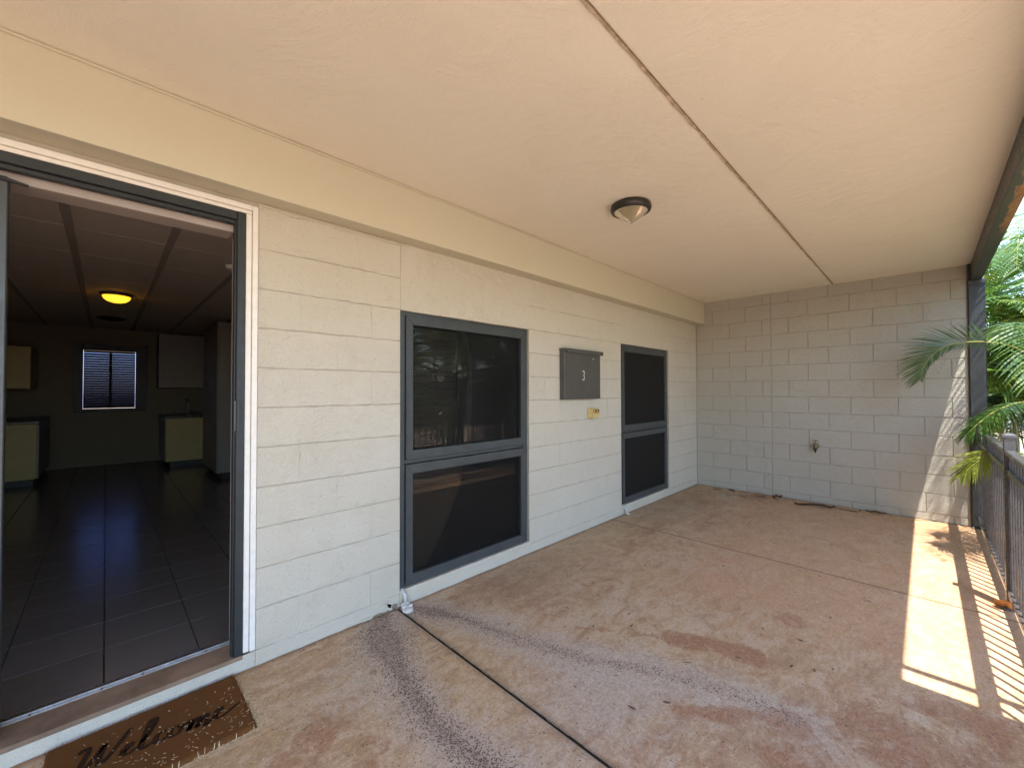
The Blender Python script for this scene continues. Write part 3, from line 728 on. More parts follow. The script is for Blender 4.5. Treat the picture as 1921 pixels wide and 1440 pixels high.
me = bpy.data.meshes.new_from_object(to.evaluated_get(dg)); bpy.data.objects.remove(to); me.materials.clear(); me.materials.append(M['silver'])
o = obj('numeral', me, lb, Vector((3.225, -0.0652, 1.497))-lb.location); o.rotation_euler = (R(90), 0, 0); o.scale = (0.72, 1.0, 1)

pp = thing('power_point', 'small yellowed outdoor power outlet on the wall below the letterbox', 'power outlet', (3.43, 0, 1.135))
V = [(3.378,-0.001,1.090),(3.492,-0.001,1.090),(3.492,-0.046,1.090),(3.378,-0.046,1.090),(3.378,-0.058,1.130),(3.492,-0.058,1.130),(3.378,-0.046,1.182),(3.492,-0.046,1.182),(3.378,-0.001,1.184),(3.492,-0.001,1.184)]
mb = MB(); mb.add(V, [(0,1,2,3),(3,2,5,4),(4,5,7,6),(6,7,9,8),(0,3,4,6,8),(1,9,7,5,2)]); part(mb, 'housing', M['cream_plastic'], pp)
for x in (3.412, 3.458):
    mb = MB(); mb.bbox(x-0.019, x+0.019, -0.074, -0.0535, 1.132, 1.178, 0.006); cvr = part(mb, 'socket_cover', M['amber_plastic'], pp)
    mb = MB(); mb.bbox(x-0.010, x+0.010, -0.0765, -0.0742, 1.147, 1.172, 0.001); part(mb, 'socket_opening', M['black'], pp, par=cvr)
mb = MB(); mb.bbox(3.385, 3.485, -0.062, -0.0545, 1.100, 1.128, 0.003); part(mb, 'switch_panel', M['cream_plastic'], pp)

tp = thing('garden_tap', 'small tarnished brass garden tap low on the end wall', 'tap', (6.04, -1.415, 0.70))
mb = MB(); mb.lathe([(0.030, 6.119), (0.030, 6.112), (0.014, 6.108), (0.012, 6.06)], (0, -1.415, 0.690), 16, 'X'); mb.lathe([(0.012, 0.652), (0.021, 0.672), (0.023, 0.692), (0.019, 0.716), (0.010, 0.726)], (6.045, -1.415, 0), 16); part(mb, 'body', M['brass'], tp, auto=40)
mb = MB(); mb.lathe([(0.006, 0.724), (0.006, 0.752)], (6.045, -1.415, 0), 10); mb.bbox(6.039, 6.051, -1.442, -1.388, 0.750, 0.758, 0.003); part(mb, 'handle', M['brass'], tp)
mb = MB(); mb.lathe([(0.021, 0.645), (0.021, 0.656)], (6.04, -1.415, 0), 12); mb.lathe([(0.0085, 0.612), (0.009, 0.645)], (6.04, -1.415, 0), 12); part(mb, 'spout', M['black'], tp)

lm = thing('ceiling_lamp', 'round dark lamp with cone shaped glass on the patio ceiling', 'lamp', (2.505, -0.965, HC))
C0 = (2.505, -0.965, 0)
mb = MB(); mb.lathe([(0.118, HC+0.004), (0.130, HC-0.006), (0.134, HC-0.028), (0.128, HC-0.044), (0.112, HC-0.052), (0.106, HC-0.046)], C0, 40); part(mb, 'ring', M['lampring'], lm, auto=50)
mb = MB(); mb.lathe([(0.110, HC-0.047), (0.100, HC-0.056), (0.060, HC-0.086), (0.012, HC-0.122), (0.002, HC-0.126)], C0, 40); part(mb, 'glass_cone', M['lampglass'], lm, auto=50)

def outlet(x, label, big):
    t = thing('drain_outlet', label, 'drain pipe', (x, -0.03, 0))
    mb = MB(); mb.tube([(x, 0.02, 0.088), (x, -0.012, 0.086), (x, -0.024, 0.075), (x, -0.026, 0.03)], 0.0125, 10); part(mb, 'pipe', M['pvc'], t, smooth=True)
    if big:
        mb = MB(); mb.lathe([(0.030, 0.0015), (0.034, 0.006), (0.033, 0.014), (0.024, 0.020), (0.010, 0.022)], (x-0.012, -0.080, 0), 20); part(mb, 'cap', M['pvc'], t, auto=40)
        mb = MB()
        for i in range(9):
            a = random.random()*6.28; rr = 0.012+0.022*random.random(); cx, cy_ = x+rr*math.cos(a), -0.05+0.022*math.sin(a)
            s_ = 0.006+0.010*random.random(); mb.bbox(cx-s_, cx+s_, cy_-s_*0.7, cy_+s_*0.7, 0.001, 0.012+s_*1.4, s_*0.35)
        part(mb, 'mortar_lump', M['pvc'], t)
    else:
        mb = MB(); mb.tube([(x, -0.026, 0.03), (x+0.004, -0.034, 0.016), (x+0.03, -0.055, 0.0125)], 0.011, 8); part(mb, 'elbow', M['pvc'], t, smooth=True)
outlet(1.352, 'grey drain outlet with round floor cap under the near window', True)
outlet(4.052, 'thin grey drain elbow at the foot of the far window', False)
# ------------------------------------------------------------------ kitchen seen through the doorway
ZF = 0.092
kf = thing('kitchen_floor', 'dark tiled kitchen floor beyond the doorway', None, (0, 0, ZF)); kf['kind'] = 'structure'
mb = MB(); mb.box(-1.9, 1.82, 0.185, 7.62, 0.0, ZF-0.004); part(mb, 'grout_bed', M['grout'], kf)
T = 0.3335
tm = MB(); a = T/2-0.0030
tm.add([(-a,-a,-0.004),(a,-a,-0.004),(a,a,-0.004),(-a,a,-0.004),(-a,-a,0),(a,-a,0),(a,a,0),(-a,a,0)], [(4,5,6,7)]+[(i,(i+1)%4,4+(i+1)%4,4+i) for i in range(4)])
tme = tm.mesh('tile', M['tile'])
for i in range(-5, 6):
    for j in range(22):
        x = 0.006+(i-0.5)*T; y = 0.19+(j+0.5)*T
        if -1.8 < x < 1.75 and y < 7.6: obj('tile', tme, kf, (x, y, 0.001*0))
kc = thing('kitchen_ceiling', 'sheeted kitchen ceiling with cover battens', None, (0, 0, 2.44)); kc['kind'] = 'structure'
yy0 = 0.191
seams = [0.191, 0.98, 1.58, 2.3, 3.2, 4.1, 5.0, 5.9, 6.8, 7.62]
for s0, s1 in zip(seams[:-1], seams[1:]):
    mb = MB(); mb.bbox(-1.9, 1.82, s0+0.002, s1-0.002, 2.44, 2.455, 0.003); part(mb, 'ceiling_sheet', M['int_ceiling'], kc)
mb = MB(); mb.box(-1.9, 1.82, 0.191, 7.62, 2.4555, 2.5); part(mb, 'backing', M['int_batten'], kc)
for x in (-0.685, -0.180, 0.325, 0.825, 1.33):
    mb = MB(); mb.bbox(x-0.022, x+0.022, 0.192, 7.6, 2.432, 2.4398, 0.002); part(mb, 'batten', M['int_batten'], kc)
YB = 7.62
KW = (-0.28, 0.38, 1.06, 2.06)
mb = MB(); mb.box(-1.9, KW[0], YB, YB+0.12, 0, 2.6); mb.box(KW[1], 1.9, YB, YB+0.12, 0, 2.6); mb.box(KW[0], KW[1], YB, YB+0.12, 0, KW[2]); mb.box(KW[0], KW[1], YB, YB+0.12, KW[3], 2.6)
tag(structure(mb.build('kitchen_back_wall', M['int_wall'])), 'cream back wall of the kitchen')
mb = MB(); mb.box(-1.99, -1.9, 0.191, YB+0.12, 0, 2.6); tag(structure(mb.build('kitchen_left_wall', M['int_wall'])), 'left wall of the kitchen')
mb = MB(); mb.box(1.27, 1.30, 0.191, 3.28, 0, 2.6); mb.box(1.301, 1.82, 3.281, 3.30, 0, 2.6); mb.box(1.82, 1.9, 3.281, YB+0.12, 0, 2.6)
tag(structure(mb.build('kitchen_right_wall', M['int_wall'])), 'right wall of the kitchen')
# window at the back
bw = thing('kitchen_window', 'dark framed kitchen window with bright blind at the back of the room', 'window', (0.05, YB, 1.06))
mb = MB()
for (x0, x1, z0, z1) in [(-0.385, -0.275, 1.00, 2.17), (0.375, 0.53, 1.00, 2.17), (-0.2748, 0.3748, 2.055, 2.17), (-0.2748, 0.3748, 1.00, 1.065)]:
    mb.bbox(x0, x1, YB-0.03, YB-0.002, z0, z1, 0.003)
part(mb, 'curtain_edge', M['frame_dark'], bw)
mb = MB(); mb.bbox(0.035, 0.075, YB+0.03, YB+0.07, 1.066, 2.054, 0.003); part(mb, 'mullion', M['frame_dark'], bw)
mb = MB(); mb.box(-0.279, 0.034, YB+0.05, YB+0.054, 1.066, 2.054); part(mb, 'glass_pane', M['clear'], bw)
mb = MB(); mb.box(0.076, 0.379, YB+0.05, YB+0.054, 1.066, 2.054); part(mb, 'glass_pane', M['clear'], bw)
blinds(-0.27, 0.37, 1.07, 2.05, YB-0.001+0.0, 0.042, M['blind_dark'], 'dark slatted blind in the kitchen window, daylight between its slats', R(55), 0.050)
# cabinets
def cabinet(name, label, x0, x1, y0, y1, z0, z1, mat, top=None, doors=0, side='X', drawers=False):
    t = thing(name, label, 'cabinet', ((x0+x1)/2, (y0+y1)/2, z0))
    kick = 0.09 if z0 < 0.2 else 0
    mb = MB(); mb.bbox(x0, x1, y0, y1, z0+kick, z1, 0.004); part(mb, 'carcass', mat, t)
    if kick:
        mb = MB(); mb.box(x0+0.06, x1-0.03, y0+0.03, y1, z0+0.001, z0+kick-0.001); part(mb, 'plinth', M['frame_dark'], t)
    if top:
        mb = MB(); mb.bbox(x0-0.025, x1+0.02, y0-0.02, y1, z1+0.001, z1+0.04, 0.006); part(mb, 'benchtop', top, t)
    for i in range(doors):
        w_ = (y1-y0)/doors; a = y0+i*w_+0.004; c_ = y0+(i+1)*w_-0.004
        sx = x0-0.019 if side == 'X' else x1+0.001
        zs = [(z0+kick+0.005, z1-0.005)] if not (drawers and i == 0) else [(z0+kick+0.005+k*0.19, z0+kick+0.005+k*0.19+0.182) for k in range(4)]
        for (za, zb) in zs:
            mb = MB(); mb.bbox(sx, sx+0.018, a, c_, za, min(zb, z1-0.005), 0.003); d_ = part(mb, 'door', M['cab_grey'], t)
            mb = MB(); hx = sx-0.014 if side == 'X' else sx+0.020
            mb.bbox(hx, hx+0.012, a+w_*0.3, c_-w_*0.3, zb-0.07, zb-0.058, 0.003); part(mb, 'handle', M['alu'], t, par=d_)
    return t
cabinet('base_cabinet', 'low kitchen cabinet with drawers at right of the kitchen window', 0.72, 1.815, 6.55, 7.615, ZF, 0.90, M['cab'], M['bench'], 2, 'X', True)
cabinet('base_cabinet', 'low kitchen cabinet with dark benchtop at left of the kitchen window', -1.89, -0.655, 6.1, 7.615, ZF, 0.92, M['cab'], M['bench'], 2, 'R')
cabinet('wall_cabinet', 'tall upper kitchen cabinet at right of the kitchen window', 0.66, 1.815, 7.2, 7.615, 1.42, 2.38, M['cab_grey'])
cabinet('wall_cabinet', 'short upper kitchen cabinet at left of the kitchen window', -1.89, -0.77, 6.7, 7.615, 1.40, 2.0, M['cab'])
cabinet('pantry_cupboard', 'full height pantry cupboard near the right jamb inside the kitchen', 1.148, 1.815, 4.79, 5.95, ZF, 2.36, M['cab_grey'], None, 2, 'X')
tw = thing('kitchen_tap', 'tall curved kitchen tap beside the kitchen window', 'tap', (1.05, 6.9, 0.945))
mb = MB(); mb.tube([(1.05, 6.9, 0.942), (1.05, 6.9, 1.15), (1.03, 6.87, 1.22), (0.98, 6.82, 1.22), (0.95, 6.79, 1.16)], 0.012, 8); part(mb, 'spout', M['alu'], tw, smooth=True)
mb = MB(); mb.lathe([(0.028, 0.941), (0.024, 0.965)], (1.05, 6.9, 0), 12); part(mb, 'base', M['alu'], tw)
kl = thing('kitchen_lamp', 'glowing amber bowl lamp on the kitchen ceiling', 'lamp', (0.075, 3.95, 2.432))
mb = MB(); mb.lathe([(0.135, 2.4318), (0.132, 2.412), (0.118, 2.408)], (0.075, 3.95, 0), 32); part(mb, 'rim', M['lampring'], kl, auto=40)
mb = MB(); mb.lathe([(0.117, 2.408), (0.105, 2.378), (0.078, 2.355), (0.04, 2.342), (0.005, 2.338)], (0.075, 3.95, 0), 32); part(mb, 'bowl', M['lit'], kl, smooth=True)
sm = thing('smoke_alarm', 'small white round smoke alarm on the kitchen ceiling', 'smoke alarm', (0.765, 1.86, 2.4398))
mb = MB(); mb.lathe([(0.050, 2.4395), (0.050, 2.425), (0.042, 2.410), (0.020, 2.404)], (0.765, 1.86, 0), 20); part(mb, 'casing', M['white'], sm, auto=40)
mb = MB(); mb.lathe([(0.014, 2.4035), (0.010, 2.398)], (0.765, 1.86, 0), 12); part(mb, 'test_button', M['pvc'], sm)
vt = thing('ceiling_vent', 'dark round vent on the kitchen ceiling behind the lamp', 'vent', (0.05, 6.1, 2.4398))
mb = MB(); mb.lathe([(0.17, 2.4395), (0.16, 2.425), (0.10, 2.41)], (0.05, 6.1, 0), 24); part(mb, 'collar', M['frame_dark'], vt, auto=40)
mb = MB(); mb.lathe([(0.06, 2.4095), (0.05, 2.40)], (0.05, 6.1, 0), 16); part(mb, 'cone', M['frame_dark'], vt)

# ------------------------------------------------------------------ door mat
dm = thing('door_mat', 'brown coir door mat with black script reading Welcome at the doorstep', 'door mat', (0.15, -0.22, 0))
mb = MB(); nx, ny = 60, 42; V = []; F = []
X0, X1, Y0, Y1 = -0.148, 0.449, -0.432, -0.012
for i in range(nx+1):
    for j in range(ny+1):
        u, v_ = i/nx, j/ny
        ex = 0.004*mn.noise(Vector((u*14, v_*14, 1)))
        x = X0+(X1-X0)*u+(ex if i in (0, nx) else 0); y = Y0+(Y1-Y0)*v_+(ex if j in (0, ny) else 0)
        z = 0.017+0.0012*mn.noise(Vector((x*30, y*30, 0)))
        if i in (0, nx) or j in (0, ny): z = 0.001
        elif i in (1, nx-1) or j in (1, ny-1): z -= 0.002
        V.append((x, y, z))
for i in range(nx):
    for j in range(ny):
        F.append((i*(ny+1)+j, (i+1)*(ny+1)+j, (i+1)*(ny+1)+j+1, i*(ny+1)+j+1))
mb.add(V, F); part(mb, 'coir_pad', M['coir'], dm, smooth=True)
# script lettering, brush strokes in a frame: x along the word, y up; slanted
def cat(pts, k=8):
    P = [Vector((*q, 0)) for q in pts]; out = []
    P = [P[0]*2-P[1]] + P + [P[-1]*2-P[-2]]
    for i in range(1, len(P)-2):
        for s_ in range(k):
            t = s_/k
            out.append(0.5*((2*P[i])+(-P[i-1]+P[i+1])*t+(2*P[i-1]-5*P[i]+4*P[i+1]-P[i+2])*t*t+(-P[i-1]+3*P[i]-3*P[i+1]+P[i+2])*t**3))
    out.append(P[-2]); return out
letters = [
    [(-0.03,0.80),(0.00,0.95),(0.06,0.93),(0.08,0.70),(0.06,0.30),(0.09,0.03),(0.15,0.15),(0.22,0.55),(0.27,0.85),(0.26,0.45),(0.29,0.05),(0.36,0.20),(0.46,0.70),(0.52,1.05),(0.56,1.15)],
    [(0.50,0.12),(0.58,0.22),(0.64,0.38),(0.60,0.45),(0.55,0.30),(0.57,0.06),(0.64,0.04),(0.72,0.18)],
    [(0.72,0.18),(0.82,0.60),(0.87,1.05),(0.84,1.22),(0.79,1.10),(0.77,0.60),(0.77,0.15),(0.82,0.00),(0.90,0.14)],
    [(1.06,0.36),(1.01,0.44),(0.95,0.32),(0.95,0.08),(1.02,0.02),(1.12,0.14)],
    [(1.22,0.42),(1.15,0.40),(1.12,0.18),(1.18,0.02),(1.26,0.12),(1.26,0.34),(1.22,0.42),(1.30,0.36),(1.36,0.40)],
    [(1.34,0.36),(1.40,0.44),(1.40,0.20),(1.38,0.00),(1.43,0.28),(1.49,0.44),(1.51,0.25),(1.49,0.00),(1.55,0.28),(1.61,0.44),(1.63,0.22),(1.62,-0.06),(1.70,0.10)],
    [(1.70,0.10),(1.78,0.26),(1.83,0.44),(1.79,0.50),(1.74,0.36),(1.75,0.08),(1.83,0.04),(1.95,0.20),(2.12,0.44)]]
org = Vector((-0.075, -0.235)); ux = Vector((0.232, -0.030)); uy = Vector((0.030, 0.130))
mb = MB()
for st_ in letters:
    pl = cat(st_, 7); Wp = [org+ux*q.x+uy*q.y for q in pl]
    V = []; F = []
    for i, q in enumerate(Wp):
        t = (Wp[min(i+1, len(Wp)-1)]-Wp[max(i-1, 0)]); t = t.normalized() if t.length > 1e-6 else Vector((1, 0))
        nrm = Vector((-t.y, t.x))
        down = abs(t.y)
        hwid = 0.0030+0.0062*down**1.5
        hwid *= min(1, 0.4+0.15*min(i, len(Wp)-1-i))*(1+0.25*mn.noise(Vector((q.x*160, q.y*160, 2))))
        for s_ in (1, -1):
            V.append((q.x+nrm.x*hwid*s_, q.y+nrm.y*hwid*s_, 0.0193))
    for i in range(len(Wp)-1): F.append((2*i, 2*i+1, 2*i+3, 2*i+2))
    nb = len(V); V += [(x, y, 0.0165) for x, y, z in V]
    for i in range(len(Wp)-1):
        F.append((2*i, 2*i+2, nb+2*i+2, nb+2*i)); F.append((2*i+1, nb+2*i+1, nb+2*i+3, 2*i+3))
    mb.add(V, F)
part(mb, 'lettering', M['ink'], dm)
allst = [[(lambda q: (q.x, q.y))(org+ux*q.x+uy*q.y) for q in cat(st_, 4)] for st_ in letters]
rb_ = random.Random(5); NB = 15000
PB = np.array([(rb_.uniform(X0-0.002, X1+0.002), rb_.uniform(Y0-0.002, Y1+0.002)) for _ in range(NB)])
dd = np.full(NB, 9.0)
for pl in allst: dd = np.minimum(dd, polyd(PB, pl))
mb = MB()
for (x, y), d_ in zip(PB, dd):
    a = rb_.uniform(0, 6.28); ln = rb_.uniform(0.004, 0.009); lean = rb_.uniform(0.2, 1.1); hh = 0.0155
    px, py = 0.0006*math.cos(a+1.57), 0.0006*math.sin(a+1.57)
    tx, ty = x+ln*lean*math.cos(a), y+ln*lean*math.sin(a)
    mb.add([(x-px, y-py, hh), (x+px, y+py, hh), (tx, ty, hh+ln*0.75)], [(0, 1, 2)], 1 if d_ < 0.0058+0.002*rb_.random() and rb_.random() < 0.85 else 0)
bo = part(mb, 'bristles', [M['coir'], M['ink']], dm); bo['kind'] = 'stuff'

# ------------------------------------------------------------------ litter
mb = MB()
def flake(x, y, z, ln, wd, a, curl=0.0):
    d = Vector((math.cos(a), math.sin(a), 0)); nn = Vector((-d.y, d.x, 0))
    p = Vector((x, y, z)); V = []
    for i in range(4):
        t = i/3-0.5; wl = wd*(1-1.5*abs(t)**1.5); q = p+d*ln*t+nn*curl*ln*(t*t)+Vector((0, 0, 0.0015+curl*ln*abs(t)*0.5))
        V += [q+nn*wl/2, q-nn*wl/2]
    mb.add(V, [(0,1,3,2),(2,3,5,4),(4,5,7,6)])
rr = random.Random(3)
for i in range(330):   # heaped against the right edge of the mat
    y = rr.uniform(-0.43, -0.18); flake(0.452+abs(rr.gauss(0, 0.016)), y+rr.gauss(0, 0.02), 0.001+0.007*rr.random(), rr.uniform(0.006, 0.016), rr.uniform(0.0015, 0.003), rr.uniform(0, 3.14), rr.uniform(0, 0.5))
for i in range(430):   # along the front edge
    x = rr.uniform(-0.2, 0.45); flake(x, -0.437-abs(rr.gauss(0, 0.010)), 0.001+0.006*rr.random(), rr.uniform(0.006, 0.018), rr.uniform(0.0015, 0.003), rr.gauss(0.2, 0.7), rr.uniform(0, 0.5))
for i in range(170):   # scattered on the mat
    u = rr.random()**0.6; x = rr.uniform(-0.13, 0.44); y = -0.06-0.36*u
    flake(x, y, 0.0205, rr.uniform(0.006, 0.017), rr.uniform(0.0014, 0.003), rr.uniform(0, 3.14), rr.uniform(0, 0.4))
for i in range(120):    # strewn over the concrete
    flake(rr.gauss(0.50, 0.09), rr.gauss(-0.38, 0.12) if rr.random() < 0.6 else rr.uniform(-0.7, -0.1), 0.001, rr.uniform(0.005, 0.015), rr.uniform(0.0012, 0.003), rr.uniform(0, 3.14), rr.uniform(0, 0.3))
mb.v = [q if not (q[0] < 0.449 and q[1] > -0.432 and q[2] < 0.016) else (q[0], q[1], q[2]+0.0185) for q in mb.v]
tag(mb.build('wood_shavings', M['shaving']), 'pale dry chaff scattered over and around the door mat', 'chaff', kind='stuff')
mb = MB()
for i in range(190):
    x, y = (rr.uniform(1.5, 5.9), rr.uniform(-2.2, -0.05)) if i < 95 else (rr.uniform(4.6, 6.08), -1.0+rr.gauss(0, 0.55))
    if i >= 95: x = 6.08-abs(rr.gauss(0, 0.16)); y = rr.uniform(-2.3, -0.15)
    flake(x, y, 0.001, rr.uniform(0.010, 0.036), rr.uniform(0.006, 0.013), rr.uniform(0, 3.14), rr.uniform(0, 0.4))
for i in range(40):
    x = rr.uniform(0.6, 1.3); flake(x, -0.012-abs(rr.gauss(0, 0.012)), 0.001, rr.uniform(0.006, 0.02), rr.uniform(0.003, 0.006), rr.uniform(0, 3.14), 0.3)
tag(mb.build('floor_litter', M['dry_leaf']), 'tiny dark leaf crumbs strewn over the concrete floor', 'litter', kind='stuff')
def dry_leaf(x, y, ln, wd, a, mat, label, h=0.02, seed=0, grp='dry leaves along the foot of the end wall'):
    if x > 5.5: ln, wd, h = ln*1.0, wd*1.35, h*1.3
    t = MB(); N = 8; V = []; F = []
    d = Vector((math.cos(a), math.sin(a), 0)); nn = Vector((-d.y, d.x, 0))
    for i in range(N+1):
        s_ = i/N; wl = wd*math.sin(math.pi*min(1, s_*0.95+0.03))**0.8
        zc = 0.003+h*abs(mn.noise(Vector((s_*2.1+seed, seed*3.1, 0))))*1.6
        b_ = d*ln*(s_-0.5)+nn*0.18*ln*mn.noise(Vector((s_*1.7, seed*2.3, 4)))
        V += [b_+nn*wl/2+Vector((0,0,zc+h*0.5)), b_+Vector((0,0,zc)), b_-nn*wl/2+Vector((0,0,zc+h*0.35))]
    for i in range(N):
        q = i*3; F += [(q,q+1,q+4,q+3), (q+1,q+2,q+5,q+4)]
    t.add(V, F); o = t.build('dry_leaf', M[mat], smooth=True); o.location = (x, y, 0)
    return tag(o, label, 'leaf', grp)
dry_leaf(5.93, -0.33, 0.10, 0.03, 1.8, 'dry_leaf', 'small dark leaf lying nearest the inner corner of the walls', 0.012, 1)
dry_leaf(5.99, -0.50, 0.09, 0.04, 1.2, 'dry_leaf', 'small upright dark leaf touching the end wall, second from the inner corner', 0.03, 2)
dry_leaf(5.74, -0.62, 0.22, 0.025, 1.65, 'tan_leaf', 'long thin tan leaf lying flat in front of the end wall', 0.010, 3)
dry_leaf(5.95, -0.84, 0.14, 0.06, 1.3, 'tan_leaf', 'wide pale brown leaf at the wall left of the tap', 0.02, 4)
dry_leaf(5.97, -1.03, 0.12, 0.06, 2.2, 'dry_leaf', 'curled dark brown leaf standing up at the wall below the tap', 0.04, 5)
dry_leaf(5.90, -1.42, 0.38, 0.055, 1.75, 'dry_leaf', 'longest dark curled leaf lying below and right of the tap', 0.035, 6)
dry_leaf(5.96, -1.70, 0.22, 0.03, 1.5, 'tan_leaf', 'pale broken leaf lying right of the longest dark leaf', 0.015, 7)
dry_leaf(6.05, -1.95, 0.18, 0.04, 1.7, 'dry_leaf', 'thin dark leaf against the wall left of the sunlit strip', 0.02, 8)
dry_leaf(3.965, -2.672, 0.085, 0.06, 1.1, 'orange_leaf', 'orange curled leaf leaning at the foot of the fence post', 0.09, 9, 'leaves at the fence')
dry_leaf(0.93, -0.45, 0.045, 0.016, 0.4, 'tan_leaf', 'tiny yellow leaf on the dark worn concrete near the drain outlet', 0.006, 10, 'leaves on the open floor')
# ------------------------------------------------------------------ fence
FY = -2.715
fe = thing('balustrade_fence', 'charcoal metal picket fence along the open side of the patio', 'fence', (3.8, FY, 0))
FX0, FX1 = 0.9, 6.082
posts = [1.55, 4.015]
edges = [FX0] + sum([[q-0.0265, q+0.0265] for q in posts], []) + [FX1]
for a, c_ in zip(edges[::2], edges[1::2]):
    mb = MB(); mb.bbox(a, c_, FY-0.022, FY+0.022, 0.955, 0.985, 0.004); part(mb, 'top_rail', M['fence'], fe)
    mb = MB(); mb.bbox(a, c_, FY-0.018, FY+0.018, 0.835, 0.870, 0.003); part(mb, 'middle_rail', M['fence'], fe)
    mb = MB(); mb.bbox(a, c_, FY-0.020, FY+0.020, 0.085, 0.120, 0.003); part(mb, 'bottom_rail', M['fence'], fe)
pm = MB(); pm.bbox(-0.008, 0.008, -0.008, 0.008, 0.1201, 0.8348, 0.0015); pm.bbox(-0.008, 0.008, -0.008, 0.008, 0.8702, 0.9548, 0.0015)
pme = pm.mesh('picket', M['fence'])
x = 0.965
while x < 6.06:
    if all(abs(x-q) > 0.03 for q in posts): obj('picket', pme, fe, (x-3.8, 0, 0))
    x += 0.1
for q in posts:
    mb = MB(); mb.bbox(q-0.025, q+0.025, FY-0.025, FY+0.025, 0.001, 1.062, 0.003); pst = part(mb, 'post', M['fence'], fe)
    mb = MB(); V = [(q+sx*0.030, FY+sy*0.030, z) for z in (1.0625, 1.078) for sx, sy in ((-1,-1),(1,-1),(1,1),(-1,1))]+[(q+sx*0.014, FY+sy*0.014, 1.090) for sx, sy in ((-1,-1),(1,-1),(1,1),(-1,1))]
    mb.add(V, [(3,2,1,0)]+[(i,(i+1)%4,4+(i+1)%4,4+i) for i in range(4)]+[(4+i,4+(i+1)%4,8+(i+1)%4,8+i) for i in range(4)]+[(8,9,10,11)])
    part(mb, 'post_cap', M['fence'], fe, par=pst)
    mb = MB(); mb.bbox(q-0.055, q+0.055, FY-0.055, FY+0.045, 0.0012, 0.012, 0.003); part(mb, 'base_plate', M['fence'], fe, par=pst)

# ------------------------------------------------------------------ palms
def catmull(P, k):
    P = [Vector(q) for q in P]; P = [P[0]*2-P[1]] + P + [P[-1]*2-P[-2]]; out = []
    for i in range(1, len(P)-2):
        for s_ in range(k):
            t = s_/k
            out.append(0.5*((2*P[i])+(-P[i-1]+P[i+1])*t+(2*P[i-1]-5*P[i]+4*P[i+1]-P[i+2])*t*t+(-P[i-1]+3*P[i]-3*P[i+1]+P[i+2])*t**3))
    out.append(P[-2]); return out
def frond_mesh(name, pts, L, mats, n=44, start=0.18, upv=(0,0,1), vee=0.35, sweep=0.75, droop=0.25, width=0.022, seed=0, sides=(1,-1), slen=(1,1), rad=0.008):
    rg = random.Random(seed); mb = MB()
    P = catmull(pts, 10); N = len(P)-1
    mb.tube(P[::2] if N % 2 == 0 else P, [rad*(1-0.85*i/(len(P[::2] if N % 2 == 0 else P)-1)) for i in range(len(P[::2] if N % 2 == 0 else P))], 5, 1)
    U0 = Vector(upv).normalized()
    for i in range(n):
        s_ = start+(1-start)*(i+0.5)/n; f = s_*N; k = min(int(f), N-1); t = f-k
        b = P[k].lerp(P[k+1], t); tg = (P[min(k+2, N)]-P[max(k-1, 0)]).normalized()
        side = tg.cross(U0); side = side.normalized() if side.length > 1e-4 else Vector((1,0,0))
        un = side.cross(tg).normalized()
        q = (s_-start)/(1-start)
        prof = (0.35+0.65*math.sin(math.pi*min(1, 0.18+0.72*q))) * (1-0.35*q)
        for sd_, sl in zip(sides, slen):
            ln = L*prof*rg.uniform(0.88, 1.08)*sl
            sw = sweep*(0.7+0.9*q)
            d = (side*sd_ + tg*sw*rg.uniform(0.9, 1.1) + un*(vee+rg.uniform(-0.12, 0.12))).normalized()
            dr = droop*rg.uniform(0.6, 1.5)
            wv = (tg - d*tg.dot(d)).normalized()*width*0.5
            wv = (wv + d.cross(wv).normalized()*wv.length*rg.uniform(-0.5, 0.5))
            V = []
            for u, wf in ((0, 0.45), (0.3, 1.0), (0.65, 0.8), (1.0, 0.06)):
                c = b + d*ln*u + Vector((0, 0, -1))*dr*ln*u*u
                V += [c+wv*wf, c-wv*wf]
            mb.add(V, [(0,1,3,2), (2,3,5,4), (4,5,7,6)])
    return mb.mesh(name, mats)
def arc(Ln, rise, fall):
    return [(0,0,0), (Ln*0.25, 0, rise*0.75), (Ln*0.55, 0, rise), (Ln*0.82, 0, rise-fall*0.35), (Ln*0.98, 0, rise-fall)]
FR = []
for i, (Ln, ri, fa, mk) in enumerate([(1.5, 0.55, 0.5, 'leaf'), (1.7, 0.75, 0.35, 'leaf'), (1.4, 0.30, 0.7, 'leaf_yellow'), (1.8, 0.95, 0.5, 'leaf'), (1.3, 0.45, 0.4, 'leaf_dark'), (1.6, 0.5, 0.8, 'leaf')]):
    FR.append(frond_mesh('frond', arc(Ln, ri, fa), 0.48, [M[mk], M['rachis']], n=58, seed=20+i, droop=0.25+0.12*(i % 3), width=0.019, vee=0.30))
